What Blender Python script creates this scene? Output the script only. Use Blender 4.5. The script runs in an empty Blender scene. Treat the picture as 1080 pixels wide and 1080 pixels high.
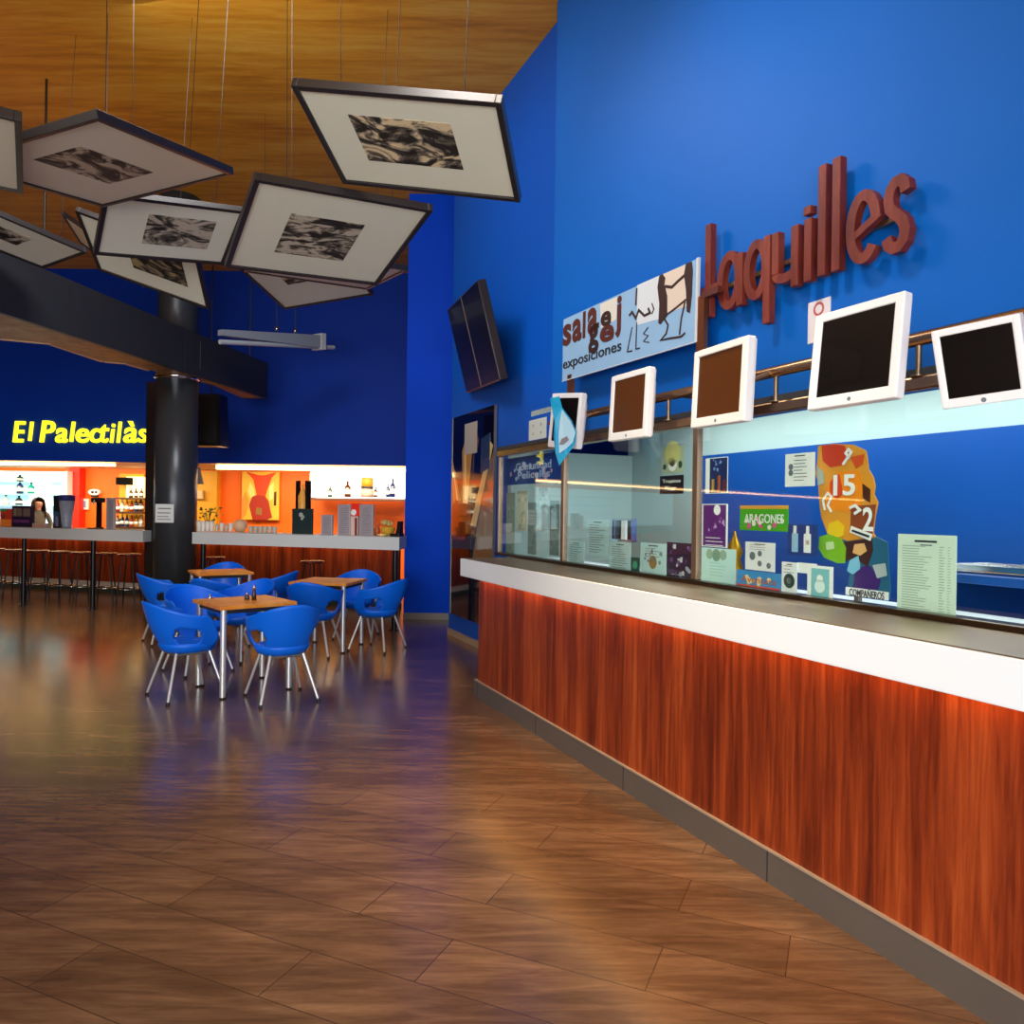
import bpy, math, random
from mathutils import Vector, Matrix, noise
random.seed(7)
PI = math.pi
SC = bpy.context.scene
COL = SC.collection
V = Vector

# ------------------------------------------------------------------ camera
EYE = V((0, 0, 1.53)); FOC = 800.0; ROLL = math.radians(0.8)
RT = V((math.cos(ROLL), 0, math.sin(ROLL))); UP = V((-math.sin(ROLL), 0, math.cos(ROLL)))
cam = bpy.data.cameras.new('camera'); cam.lens = FOC / 1080 * 36; cam.sensor_width = 36; cam.clip_end = 200; cam.clip_start = .05
co = bpy.data.objects.new('camera', cam); COL.objects.link(co)
bk = V((0, -1, 0))
co.matrix_world = Matrix(((RT.x, UP.x, bk.x, EYE.x), (RT.y, UP.y, bk.y, EYE.y), (RT.z, UP.z, bk.z, EYE.z), (0, 0, 0, 1)))
SC.camera = co

# ------------------------------------------------------------------ world, exposure
w = bpy.data.worlds.new('world'); SC.world = w; w.use_nodes = True
w.node_tree.nodes['Background'].inputs[0].default_value = (.75, .85, 1, 1)
w.node_tree.nodes['Background'].inputs[1].default_value = .15
vs = SC.view_settings
vs.view_transform = 'Standard'; vs.look = 'None'; vs.gamma = 1; vs.use_curve_mapping = False; vs.exposure = 0.0

# ------------------------------------------------------------------ lamps of the room and added fill lights
def area(name, loc, target, sx, sy, power, col, spread=180):
    l = bpy.data.lights.new(name, 'AREA'); l.shape = 'RECTANGLE'; l.size = sx; l.size_y = sy
    l.energy = power; l.color = col; l.spread = math.radians(spread)
    o = bpy.data.objects.new(name, l); COL.objects.link(o); o.location = loc
    o.rotation_euler = (V(target) - V(loc)).to_track_quat('-Z', 'Y').to_euler()
    return o
def spot(name, loc, target, power, col, ang=60, blend=.6, r=.08):
    l = bpy.data.lights.new(name, 'SPOT'); l.energy = power; l.color = col; l.spot_size = math.radians(ang); l.spot_blend = blend; l.shadow_soft_size = r
    o = bpy.data.objects.new(name, l); COL.objects.link(o); o.location = loc
    o.rotation_euler = (V(target) - V(loc)).to_track_quat('-Z', 'Y').to_euler()
    return o
area('added_front_fill', (-1.5, -3.7, 1.9), (-1.5, 4, 2.6), 7.5, 3.2, 500, (1, .98, .95))  # unseen fill added behind the camera to brighten print undersides and counter
area('hall_light', (-5.5, 2.5, 5.8), (-4.0, 6.0, 0), 3.0, 3.0, 90, (1, .93, .85))
area('cafe_light', (-2.6, 6.0, 5.8), (-2.2, 8.0, 0), 2.0, 2.0, 170, (.97, .98, 1))
spot('counter_spot', (-.8, 2.6, 5.6), (1.2, 5.2, 2.2), 300, (1, .97, .93), 80, .9, .25)
spot('floor_spot', (.2, 3.0, 5.6), (.2, 3.6, 0), 1200, (1, .80, .46), 50, 1, .3)
spot('added_left_floor_fill', (-5.2, 7.6, 5.8), (-5.8, 8.8, 0), 800, (1, .66, .26), 56, 1, .3)  # added warm spot standing in for the bar's reflection on the floor
spot('added_slab_fill', (-1.3, -.9, 2.5), (1.5, 2.5, 1.0), 210, (.97, .99, 1), 48, 1, .3)  # added lamp in mid-air that whitens the counter slab

# ------------------------------------------------------------------ colour and materials
def lin(c):
    return tuple(((x / 255) / 12.92 if x / 255 <= .04045 else ((x / 255 + .055) / 1.055) ** 2.4) for x in c)
MATS = {}
def mat(name, rgb, rough=.5, metal=0, emit=None, es=1, spec=.5, trans=0, coat=0, var=0.0, vscale=6, alpha=1):
    if name in MATS: return MATS[name]
    m = bpy.data.materials.new(name); m.use_nodes = True; MATS[name] = m
    nt = m.node_tree; p = nt.nodes['Principled BSDF']
    c = lin(rgb)
    p.inputs['Base Color'].default_value = (*c, 1); p.inputs['Roughness'].default_value = rough
    p.inputs['Metallic'].default_value = metal; p.inputs['Specular IOR Level'].default_value = spec
    p.inputs['Transmission Weight'].default_value = trans; p.inputs['Coat Weight'].default_value = coat
    if emit is not None:
        p.inputs['Emission Color'].default_value = (*lin(emit), 1); p.inputs['Emission Strength'].default_value = es
    if var:
        tc = nt.nodes.new('ShaderNodeTexCoord'); n = nt.nodes.new('ShaderNodeTexNoise'); n.inputs['Scale'].default_value = vscale
        n.inputs['Detail'].default_value = 4
        r = nt.nodes.new('ShaderNodeMixRGB'); nt.links.new(tc.outputs['Object'], n.inputs['Vector']); nt.links.new(n.outputs['Fac'], r.inputs[0])
        r.inputs[1].default_value = (*[x * (1 - var) for x in c], 1); r.inputs[2].default_value = (*[min(1, x * (1 + var)) for x in c], 1)
        nt.links.new(r.outputs[0], p.inputs['Base Color'])
    return m

def nodes_of(name):
    m = bpy.data.materials.new(name); m.use_nodes = True; MATS[name] = m
    return m, m.node_tree, m.node_tree.nodes['Principled BSDF']
def ramp(nt, fac, stops):
    r = nt.nodes.new('ShaderNodeValToRGB'); el = r.color_ramp.elements
    while len(el) < len(stops): el.new(.5)
    for e, (p, c) in zip(el, stops): e.position = p; e.color = (*lin(c), 1)
    nt.links.new(fac, r.inputs[0]); return r
def noise_tex(nt, vec, scale, detail=4, rough=.5, dist=0):
    n = nt.nodes.new('ShaderNodeTexNoise'); n.inputs['Scale'].default_value = scale; n.inputs['Detail'].default_value = detail
    n.inputs['Roughness'].default_value = rough; n.inputs['Distortion'].default_value = dist
    nt.links.new(vec, n.inputs['Vector']); return n
def mapping(nt, scale=(1, 1, 1), rot=(0, 0, 0), out='Object'):
    tc = nt.nodes.new('ShaderNodeTexCoord'); mp = nt.nodes.new('ShaderNodeMapping')
    mp.inputs['Scale'].default_value = scale; mp.inputs['Rotation'].default_value = rot
    nt.links.new(tc.outputs[out], mp.inputs['Vector']); return mp.outputs[0]
def mixc(nt, fac, a, b, mode='MIX'):
    x = nt.nodes.new('ShaderNodeMixRGB'); x.blend_type = mode
    for i, s in ((0, fac), (1, a), (2, b)):
        if isinstance(s, (int, float)): x.inputs[i].default_value = s
        elif isinstance(s, tuple): x.inputs[i].default_value = (*s, 1)
        else: nt.links.new(s, x.inputs[i])
    return x.outputs[0]

# plank floor
def mat_floor():
    m, nt, p = nodes_of('plank_floor')
    vec = mapping(nt, rot=(0, 0, math.radians(23.6)))
    br = nt.nodes.new('ShaderNodeTexBrick'); nt.links.new(vec, br.inputs['Vector'])
    br.inputs['Scale'].default_value = 1; br.inputs['Brick Width'].default_value = 1.1; br.inputs['Row Height'].default_value = .27
    br.inputs['Mortar Size'].default_value = .0022; br.inputs['Mortar Smooth'].default_value = .2; br.offset = .37
    br.inputs['Color1'].default_value = (0.25, 0.25, 0.25, 1); br.inputs['Color2'].default_value = (.75, .75, .75, 1); br.inputs['Mortar'].default_value = (0, 0, 0, 1)
    v2 = mapping(nt, scale=(.9, 7, 1), rot=(0, 0, math.radians(23.6)))
    n1 = noise_tex(nt, v2, 3.2, 8, .68, .6)
    v3 = mapping(nt, scale=(.6, 3, 1), rot=(0, 0, math.radians(23.6)))
    n2 = noise_tex(nt, v3, 1.6, 4, .6, .4)
    f = mixc(nt, .4, n1.outputs['Fac'], n2.outputs['Fac'])
    r = ramp(nt, f, [(.30, (72, 50, 36)), (.46, (96, 69, 50)), (.56, (114, 84, 62)), (.70, (140, 106, 80))])
    c = mixc(nt, .28, r.outputs[0], br.outputs['Color'], 'OVERLAY')
    c = mixc(nt, br.outputs['Fac'], c, lin((68, 48, 36)))
    nt.links.new(c, p.inputs['Base Color'])
    rr = nt.nodes.new('ShaderNodeMapRange'); nt.links.new(n1.outputs['Fac'], rr.inputs[0])
    rr.inputs[3].default_value = .14; rr.inputs[4].default_value = .27; nt.links.new(rr.outputs[0], p.inputs['Roughness'])
    b = nt.nodes.new('ShaderNodeBump'); b.inputs['Strength'].default_value = .08; b.inputs['Distance'].default_value = .004
    nt.links.new(n1.outputs['Fac'], b.inputs['Height']); nt.links.new(b.outputs[0], p.inputs['Normal'])
    p.inputs['Specular IOR Level'].default_value = .75
    return m
# timber with grain along one axis
def mat_wood(name, stops, scale, rough=.4, nscale=3, bump=0, spec=.4, dist=.5):
    m, nt, p = nodes_of(name)
    n1 = noise_tex(nt, mapping(nt, scale=scale), nscale, 8, .65, dist)
    n2 = noise_tex(nt, mapping(nt, scale=tuple(s * .22 for s in scale)), nscale, 3, .5, .3)
    f = mixc(nt, .45, n1.outputs['Fac'], n2.outputs['Fac'])
    r = ramp(nt, f, stops); nt.links.new(r.outputs[0], p.inputs['Base Color'])
    p.inputs['Roughness'].default_value = rough; p.inputs['Specular IOR Level'].default_value = spec
    return m
FLOOR = mat_floor()
PANEL = mat_wood('red_timber_panel', [(.34, (72, 22, 8)), (.46, (118, 42, 16)), (.56, (152, 62, 24)), (.68, (180, 88, 40))], (11, 11, .55), .42, 3)
PINE = mat_wood('ceiling_timber', [(.34, (196, 118, 14)), (.5, (232, 158, 34)), (.66, (246, 190, 70))], (.8, 7, 1), .5, 1.6)
TABLE_TOP = mat_wood('table_timber', [(.34, (206, 112, 26)), (.5, (240, 148, 46)), (.68, (250, 184, 90))], (2, 12, 2), .3, 3)
LETTER = mat_wood('letter_timber', [(.34, (84, 26, 16)), (.5, (112, 42, 30)), (.68, (140, 64, 50))], (4, 1, 4), .45, 4)
BLUE = mat('blue_paint', (0, 98, 194), .5, var=.05, vscale=1.5, spec=.25)
BLUE_B = mat('deep_blue_paint', (0, 58, 180), .6, var=.06, vscale=1.2, spec=.2)
BLUE_BOARD = mat('blue_board', (4, 72, 150), .35, var=.05, vscale=2)
PALE = mat('pale_green_wall', (176, 196, 190), .6, var=.04, vscale=2)
WHITE = mat('white_plastic', (238, 238, 240), .35)
SLAB = mat('white_slab', (236, 244, 250), .32, var=.02, vscale=3)
BARSLAB = mat('grey_slab', (214, 222, 224), .4, var=.04, vscale=3)
STEEL = mat('brushed_steel', (158, 136, 112), .42, 1, var=.12, vscale=3)
CHROME = mat('chrome', (215, 215, 218), .16, 1)
BRASS = mat('warm_metal', (196, 158, 118), .22, 1, var=.15, vscale=2.5)
KICK = mat('grey_kick_tile', (92, 84, 78), .35, var=.1, vscale=5)
PALEEDGE = mat('pale_metal_edge', (180, 160, 140), .4, .3)
BLACK = mat('black_plastic', (14, 12, 12), .35)
SCREEN = mat('dark_screen', (10, 8, 9), .25, coat=.2)
SCREEN_W = mat('dark_brown_screen', (84, 44, 10), .35, coat=.1)
DARK = mat('charcoal_paint', (44, 46, 50), .5, var=.08, vscale=3)
COLUMN = mat('graphite_metal', (70, 74, 80), .3, .4, var=.06, vscale=2)
CHAIR = mat('blue_chair_plastic', (0, 112, 250), .38, spec=.4)
ORANGE = mat('orange_paint', (250, 112, 0), .55, var=.05, vscale=1.5)
RED = mat('red_paint', (240, 40, 16), .5)
YELLOWW = mat('amber_paint', (224, 160, 20), .55)
NEON = mat('yellow_neon', (255, 240, 40), .5, emit=(255, 236, 40), es=1.6)
LED = mat('warm_led', (255, 220, 160), .5, emit=(255, 206, 140), es=9)
LED_O = mat('orange_led', (255, 140, 50), .5, emit=(255, 180, 74), es=9)
LED_W = mat('white_backlight', (255, 255, 255), .5, emit=(250, 252, 255), es=1.15)
LED_C = mat('cyan_backlight', (210, 240, 250), .5, emit=(170, 222, 245), es=.7)
GREEN_D = mat('chalkboard_green', (22, 44, 46), .5)
ACRY = mat('grey_acrylic', (160, 150, 158), .25, var=.2, vscale=20)
PAPER = mat('white_paper', (236, 242, 240), .6)
PAPER_C = mat('pale_cyan_paper', (186, 224, 226), .6)
PAPER_G = mat('pale_green_paper', (214, 236, 214), .6)
INK = mat('grey_ink', (104, 120, 124), .6)
INK_D = mat('dark_ink', (36, 40, 50), .6)
SKIN = mat('skin', (206, 150, 120), .5)
HAIR = mat('dark_hair', (26, 16, 12), .5)
CLOTH = mat('grey_cloth', (104, 98, 88), .8, var=.15, vscale=30)
def flat(rgb, rough=.55): return mat('paint_%d_%d_%d' % rgb, rgb, rough)
def mat_glass(name, tint, refl):
    m = bpy.data.materials.new(name); m.use_nodes = True; MATS[name] = m; nt = m.node_tree
    nt.nodes.remove(nt.nodes['Principled BSDF']); out = nt.nodes['Material Output']
    t = nt.nodes.new('ShaderNodeBsdfTransparent'); t.inputs[0].default_value = (*tint, 1)
    g = nt.nodes.new('ShaderNodeBsdfGlossy'); g.inputs['Roughness'].default_value = .02; g.inputs[0].default_value = (1, 1, 1, 1)
    f = nt.nodes.new('ShaderNodeFresnel'); ge = nt.nodes.new('ShaderNodeNewGeometry'); mr = nt.nodes.new('ShaderNodeMapRange')
    nt.links.new(ge.outputs['Backfacing'], mr.inputs[0]); mr.inputs[3].default_value = refl; mr.inputs[4].default_value = 1 / refl; nt.links.new(mr.outputs[0], f.inputs[0])
    x = nt.nodes.new('ShaderNodeMixShader'); nt.links.new(f.outputs[0], x.inputs[0]); nt.links.new(t.outputs[0], x.inputs[1]); nt.links.new(g.outputs[0], x.inputs[2])
    nt.links.new(x.outputs[0], out.inputs[0]); return m
GLASS = mat_glass('window_glass', (.93, .97, .96), 1.5)
BOTTLE_G = mat('green_bottle_glass', (20, 60, 30), .08, spec=.8)
BOTTLE_B = mat('brown_bottle_glass', (70, 34, 12), .08, spec=.8)
BOTTLE_C = mat('clear_bottle_glass', (190, 200, 196), .06, spec=.8)
BOTTLE_N = mat('navy_bottle_glass', (20, 40, 90), .08, spec=.8)
def mat_print(name, seed, lo=.44, hi=.56, dark=(34, 32, 28), mid=(112, 106, 94), light=(196, 188, 168), scale=4.5):
    m, nt, p = nodes_of(name)
    tc = nt.nodes.new('ShaderNodeTexCoord'); mp = nt.nodes.new('ShaderNodeMapping'); mp.inputs['Location'].default_value = (seed * 3.7, seed * 1.9, seed)
    mp.inputs['Scale'].default_value = (1, 1.7, 1); nt.links.new(tc.outputs['Object'], mp.inputs['Vector'])
    n = noise_tex(nt, mp.outputs[0], scale, 6, .62, 1.4)
    r = ramp(nt, n.outputs['Fac'], [(lo, dark), ((lo + hi) / 2, mid), (hi, light)])
    nt.links.new(r.outputs[0], p.inputs['Base Color']); p.inputs['Roughness'].default_value = .6
    return m

# ------------------------------------------------------------------ mesh builder
def FR(o, x, y, z):
    return Matrix(((x.x, y.x, z.x, o.x), (x.y, y.y, z.y, o.y), (x.z, y.z, z.z, o.z), (0, 0, 0, 1)))
class B:
    def __init__(s, frame=None):
        s.v = []; s.f = []; s.mi = []; s.sm = []; s.fr = frame or Matrix.Identity(4); s.m = 0; s.smooth = False; s.mats = []
    def use(s, m):
        if m not in s.mats: s.mats.append(m)
        s.m = s.mats.index(m); return s
    def add(s, vs, fs, smooth=None):
        n = len(s.v); s.v += [V(p) for p in vs]
        for f in fs: s.f.append([i + n for i in f]); s.mi.append(s.m); s.sm.append(s.smooth if smooth is None else smooth)
        return s
    def box(s, x0, x1, y0, y1, z0, z1, b=0):
        if b <= 0:
            vs = [(x, y, z) for x in (x0, x1) for y in (y0, y1) for z in (z0, z1)]
            return s.add(vs, [(0, 1, 3, 2), (4, 6, 7, 5), (0, 4, 5, 1), (2, 3, 7, 6), (0, 2, 6, 4), (1, 5, 7, 3)], False)
        import bmesh
        bm = bmesh.new(); bmesh.ops.create_cube(bm, size=1)
        for v in bm.verts: v.co = V(((x0 + x1) / 2 + v.co.x * (x1 - x0), (y0 + y1) / 2 + v.co.y * (y1 - y0), (z0 + z1) / 2 + v.co.z * (z1 - z0)))
        bmesh.ops.bevel(bm, geom=bm.edges[:], offset=b, segments=2, affect='EDGES', profile=.5)
        bm.verts.index_update()
        s.add([v.co.copy() for v in bm.verts], [[v.index for v in f.verts] for f in bm.faces], False); bm.free(); return s
    def tube(s, p0, p1, r, n=12, r1=None, cap=True):
        p0 = V(p0); p1 = V(p1); r1 = r if r1 is None else r1
        d = (p1 - p0).normalized(); a = d.orthogonal().normalized(); b = d.cross(a)
        vs = []; fs = []
        for i in range(n):
            t = 2 * PI * i / n; o = a * math.cos(t) + b * math.sin(t)
            vs += [p0 + o * r, p1 + o * r1]
        for i in range(n):
            j = (i + 1) % n; fs.append((2 * i, 2 * j, 2 * j + 1, 2 * i + 1))
        s.add(vs, fs, True)
        if cap:
            s.add([vs[2 * i] for i in range(n)][::-1], [list(range(n))], False); s.add([vs[2 * i + 1] for i in range(n)], [list(range(n))], False)
        return s
    def path(s, pts, r, n=8):
        for a, b in zip(pts, pts[1:]): s.tube(a, b, r, n)
        return s
    def lathe(s, prof, c=(0, 0, 0), n=20, axis='z'):
        c = V(c); vs = []; fs = []
        for r, h in prof:
            for i in range(n):
                t = 2 * PI * i / n
                vs.append(c + V((r * math.cos(t), r * math.sin(t), h)))
        k = len(prof)
        for a in range(k - 1):
            for i in range(n):
                j = (i + 1) % n; fs.append((a * n + i, a * n + j, (a + 1) * n + j, (a + 1) * n + i))
        fs.append(list(range(n))[::-1]); fs.append([(k - 1) * n + i for i in range(n)])
        return s.add(vs, fs, True)
    def prism(s, pts, z0, z1):          # polygon in local xy pushed from z0 to z1
        n = len(pts); vs = [(x, y, z0) for x, y in pts] + [(x, y, z1) for x, y in pts]
        fs = [list(range(n))[::-1], list(range(n, 2 * n))] + [(i, (i + 1) % n, n + (i + 1) % n, n + i) for i in range(n)]
        return s.add(vs, fs, False)
    def hull(s, a, b):                 # two matching 3D polygons joined as a solid
        n = len(a); vs = list(a) + list(b)
        return s.add(vs, [list(range(n))[::-1], list(range(n, 2 * n))] + [(i, (i + 1) % n, n + (i + 1) % n, n + i) for i in range(n)], False)
    def disc(s, x, y, r, z0, z1, n=20, ry=None):
        ry = ry or r
        return s.prism([(x + r * math.cos(2 * PI * i / n), y + ry * math.sin(2 * PI * i / n)) for i in range(n)], z0, z1)
    def stroke(s, pts, wd, z0, z1, closed=False):
        P = [V((a, b)) for a, b in pts]; n = len(P); L = []; R = []
        for i in range(n):
            a = P[(i - 1) % n] if (closed or i > 0) else None; b = P[(i + 1) % n] if (closed or i < n - 1) else None
            d0 = (P[i] - a).normalized() if a is not None else None; d1 = (b - P[i]).normalized() if b is not None else None
            d0 = d0 if d0 is not None else d1; d1 = d1 if d1 is not None else d0
            t = d0 + d1; t = t.normalized() if t.length > 1e-5 else d0
            nrm = V((-t.y, t.x)); k = 1 / max(.5, nrm.dot(V((-d0.y, d0.x))))
            L.append(P[i] + nrm * wd / 2 * k); R.append(P[i] - nrm * wd / 2 * k)
        m = n if closed else n - 1; vs = []
        for i in range(n): vs += [(*L[i], z0), (*R[i], z0), (*R[i], z1), (*L[i], z1)]
        fs = []
        for i in range(m):
            j = (i + 1) % n; a = 4 * i; b = 4 * j
            fs += [(a, b, b + 1, a + 1), (a + 1, b + 1, b + 2, a + 2), (a + 2, b + 2, b + 3, a + 3), (a + 3, b + 3, b, a)]
        if not closed: fs += [(0, 1, 2, 3), (4 * n - 1, 4 * n - 2, 4 * n - 3, 4 * n - 4)]
        return s.add(vs, fs, False)
    def text(s, body, x0, x1, y0, y1, z0, z1, bold=0, shear=0, spacing=1):
        cu = bpy.data.curves.new('lettering', 'FONT'); cu.body = body; cu.size = 1; cu.extrude = .5; cu.offset = bold; cu.shear = shear; cu.space_character = spacing
        cu.resolution_u = 4
        o = bpy.data.objects.new('lettering', cu); COL.objects.link(o)
        dg = bpy.context.evaluated_depsgraph_get(); me = bpy.data.meshes.new_from_object(o.evaluated_get(dg))
        cs = [v.co.copy() for v in me.vertices]
        if cs:
            mn = [min(c[i] for c in cs) for i in range(3)]; mx = [max(c[i] for c in cs) for i in range(3)]
            T = ((x0, x1), (y0, y1), (z0, z1))
            vs = [V([T[i][0] + (c[i] - mn[i]) / max(1e-6, mx[i] - mn[i]) * (T[i][1] - T[i][0]) for i in range(3)]) for c in cs]
            s.add(vs, [list(p.vertices) for p in me.polygons], False)
        bpy.data.objects.remove(o); bpy.data.curves.remove(cu); bpy.data.meshes.remove(me); return s
    def obj(s, name, m=None, parent=None, **kw):
        mats = s.mats if s.mats else [m]
        world = [s.fr @ p for p in s.v]
        if parent is not None:
            inv = parent.matrix_world.inverted(); loc = None
            # chain of parents keeps its own matrices in PM
            inv = PM[parent.name].inverted(); M = PM[parent.name]
        else:
            lo = V([min(p[i] for p in world) for i in range(3)]); hi = V([max(p[i] for p in world) for i in range(3)])
            M = s.fr.copy(); M.translation = V(((lo.x + hi.x) / 2, (lo.y + hi.y) / 2, lo.z)); inv = M.inverted()
        me = bpy.data.meshes.new(name); me.from_pydata([inv @ p for p in world], [], s.f)
        for mm in mats: me.materials.append(mm)
        for i, p in enumerate(me.polygons): p.material_index = s.mi[i] if s.mats else 0; p.use_smooth = s.sm[i]
        import bmesh
        bm = bmesh.new(); bm.from_mesh(me); bmesh.ops.recalc_face_normals(bm, faces=bm.faces[:]); bm.to_mesh(me); bm.free()
        o = bpy.data.objects.new(name, me); COL.objects.link(o)
        if parent is not None: o.parent = parent
        else: o.matrix_world = M
        PM[o.name] = M
        if 'label' in kw and kw['label']: o['label'] = kw['label']
        if kw.get('cat'): o['category'] = kw['cat']
        if kw.get('group'): o['group'] = kw['group']
        if kw.get('kind'): o['kind'] = kw['kind']
        return o
PM = {}
def thing(name, label, cat, M, group=None):
    o = bpy.data.objects.new(name, None); COL.objects.link(o); o.empty_display_size = .1
    o.matrix_world = M; PM[o.name] = M.copy(); o['label'] = label; o['category'] = cat
    if group: o['group'] = group
    return o
def struct(b, name, m=None, parent=None):
    o = b.obj(name, m, parent)
    if parent is None: o['kind'] = 'structure'
    return o
def dup(root, M, label=None, group=None):
    r = root.copy(); COL.objects.link(r); r.matrix_world = M; PM[r.name] = M.copy()
    if label: r['label'] = label
    if group: r['group'] = group
    for ch in list(root.children):
        c = ch.copy(); COL.objects.link(c); c.parent = r
        for g in list(ch.children):
            d = g.copy(); COL.objects.link(d); d.parent = c
    return r
def at(x, y, z=0, rz=0): return Matrix.Translation((x, y, z)) @ Matrix.Rotation(rz, 4, 'Z')

# ------------------------------------------------------------------ measuring
PHI = math.radians(23.745)
DV = V((-math.sin(PHI), math.cos(PHI), 0)); NV = V((math.cos(PHI), math.sin(PHI), 0))   # along the ticket counter / towards its wall
TF = FR(V((0, 0, 0)), NV, DV, V((0, 0, 1)))       # ticket frame: local x = depth s, y = along t, z = height
def ray(px, py): return RT * ((px - 540) / FOC) + UP * ((540 - py) / FOC) + V((0, 1, 0))
def on_s(px, py, s):
    d = ray(px, py); k = s / d.dot(NV); p = EYE + d * k; return p
def st(px, py, s):
    p = on_s(px, py, s); return p.dot(DV), p.z
def on_y(px, py, Y): return EYE + ray(px, py) * Y
def on_z(px, py, z):
    d = ray(px, py); return EYE + d * ((z - EYE.z) / d.z)
def wall_frame(s, t=0, z=0):      # x to the right along the ticket wall, y up, z out of the wall
    return FR(NV * s + DV * t + V((0, 0, z)), -DV, V((0, 0, 1)), -NV)
def quad_fit(q, centre_depth=None, width=None):
    d = [ray(*c) for c in q]      # bottom left, bottom right, top right, top left
    A = Matrix(((d[0].x, -d[1].x, d[2].x), (d[0].y, -d[1].y, d[2].y), (d[0].z, -d[1].z, d[2].z)))
    l = A.inverted() @ d[3]
    P = [d[0] * l[0], d[1] * l[1], d[2] * l[2], d[3]]
    if width: k = width / (P[1] - P[0]).length
    else: k = centre_depth / (sum((p.y for p in P)) / 4)
    P = [EYE + p * k for p in P]
    c = sum(P, V()) / 4; x = ((P[1] - P[0]) + (P[2] - P[3])).normalized(); y = ((P[3] - P[0]) + (P[2] - P[1])); h = y.length / 2
    wd = ((P[1] - P[0]) + (P[2] - P[3])).length / 2; z = x.cross(y).normalized(); y2 = z.cross(x)
    return FR(c, x, y2, z), wd, h

# ================================================================== THE SETTING
H = 6.0
struct(B().box(-34, 9, -4, 19, -.1, 0), 'floor', FLOOR)
struct(B().box(-34, 9, -4, 19, H, H + .12), 'ceiling', PINE)
WY = 14.3; SOF = 2.37
struct(B().box(-34, 3, WY, WY + .12, SOF, H), 'wall_back', BLUE_B)
struct(B().box(-34, 3, 17.0, 17.12, 0, 3.0), 'wall_bar', ORANGE)
struct(B().box(-34, 3, WY + .12, 17.0, SOF, SOF + .08), 'ceiling_bar', mat('cream_paint', (230, 196, 150), .6))
struct(B().box(-34.1, -34, -4, 19, 0, H), 'wall_left', BLUE_B)
struct(B().box(-34, 9, -4.1, -4, 0, H), 'wall_front', mat('beige_paint', (140, 130, 124), .7))
wi = B().use(mat('fill_window_grey', (90, 94, 98), .4, .5))  # made-up glazed opening behind the camera, added around the fill light
for x in (-5.4, -3.5, -1.55, .4, 2.35): wi.box(x - .04, x + .04, -4, -3.93, .3, 3.55)
wi.box(-5.44, 2.39, -4, -3.93, .24, .32).box(-5.44, 2.39, -4, -3.93, 3.5, 3.58)
wi.use(mat('fill_window_glow', (220, 230, 240), .1, emit=(225, 235, 245), es=1.0)).box(-5.4, 2.35, -3.99, -3.98, .3, 3.5)  # glowing pane added with the fill light
struct(wi, 'added_fill_window')
pl = on_y(427, 540, 10.7).x
struct(B().box(pl, .6, 10.7, 17, .09, H), 'wall_middle', mat('vivid_blue_paint', (0, 66, 205), .6, var=.04, spec=.08))
struct(B().box(pl - .005, .6, 10.685, 10.72, 0, .09), 'baseboard_middle', KICK)
TE = on_s(474, 600, 3.1).dot(DV)               # far end of the side wall
struct(B(TF).box(3.1, 3.3, 5.94, 6.62, 2.12, H).box(3.1, 3.3, 6.62, TE, .08, H), 'wall_side', mat('side_blue_paint', (0, 84, 190), .5, var=.05, vscale=1.5, spec=.25))
struct(B(TF).box(3.085, 3.12, 6.62, TE + .01, 0, .08), 'baseboard_side', PALEEDGE)
struct(B(TF).box(2.98, 3.1, -5, 5.94, 2.12, H), 'wall_right', BLUE)
# the room behind the ticket window
struct(B(TF).box(4.25, 4.35, -3, 6.7, 0, 2.45), 'wall_office', PALE)
struct(B(TF).box(2.9, 4.35, 6.62, 6.7, 0, 2.12), 'wall_office_end', PALE)
struct(B(TF).box(2.9, 4.35, -3.1, -3, 0, 2.45), 'wall_office_near', PALE)
struct(B(TF).box(3.1, 4.35, -3, 6.62, 2.45, 2.5), 'ceiling_office', PALE)
struct(B(TF).box(2.66, 2.98, -3.1, 6.4, 2.088, 2.118), 'added_leak_board', DARK)  # unseen board added to keep office light off the wall above
tb = on_s(738, 540, 4.2).dot(DV)
B(TF).box(4.2, 4.25, -2.9, tb, .05, 2.045).obj('partition_board', BLUE_BOARD, label='wide dark blue board standing against the back wall behind the ticket window', cat='partition board')

# ================================================================== TICKET COUNTER
tc = thing('ticket_counter', 'long ticket counter with red timber front and thick white slab', 'counter', TF @ Matrix.Translation((2.5, 3, 0)))
T0 = -3.0; SP_, SF_ = 2.28, 2.17
te_p = on_s(505.6, 600, SP_).dot(DV); te_s = on_s(485.4, 600, SF_).dot(DV)
B(TF).box(SP_, SP_ + .1, T0, te_p, .14, .99).obj('front_panel', PANEL, tc)
B(TF).box(SF_, SF_ + .04, T0, te_s, .99, 1.135, .004).box(SF_ + .035, 3.06, T0, te_s, 1.02, 1.135).box(SF_ + .04, SP_, te_s - .03, te_s, .99, 1.025).obj('white_slab', SLAB, tc)
B(TF).box(SP_, SP_ + .1, T0, te_p, .99, 1.02).obj('top_cleat', PANEL, tc)
b = B(TF).use(KICK).box(SP_ - .012, SP_ + .1, T0, te_p + .05, 0, .132)
b.use(INK_D)
for k in range(8): b.box(SP_ - .0135, SP_ - .011, .22 + k * 1.12 - .003, .22 + k * 1.12 + .003, 0, .132)
b.obj('kick_board', None, tc)
B(TF).box(SP_ - .014, SP_ + .1, T0, te_p + .05, .132, .14).obj('kick_trim', PALEEDGE, tc, label='thin pale metal strip above the kick board')
B(TF).box(SF_ + .012, 2.69, T0, te_s - .03, 1.135, 1.139).obj('worktop', STEEL, tc, label='brushed metal worktop')
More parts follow.
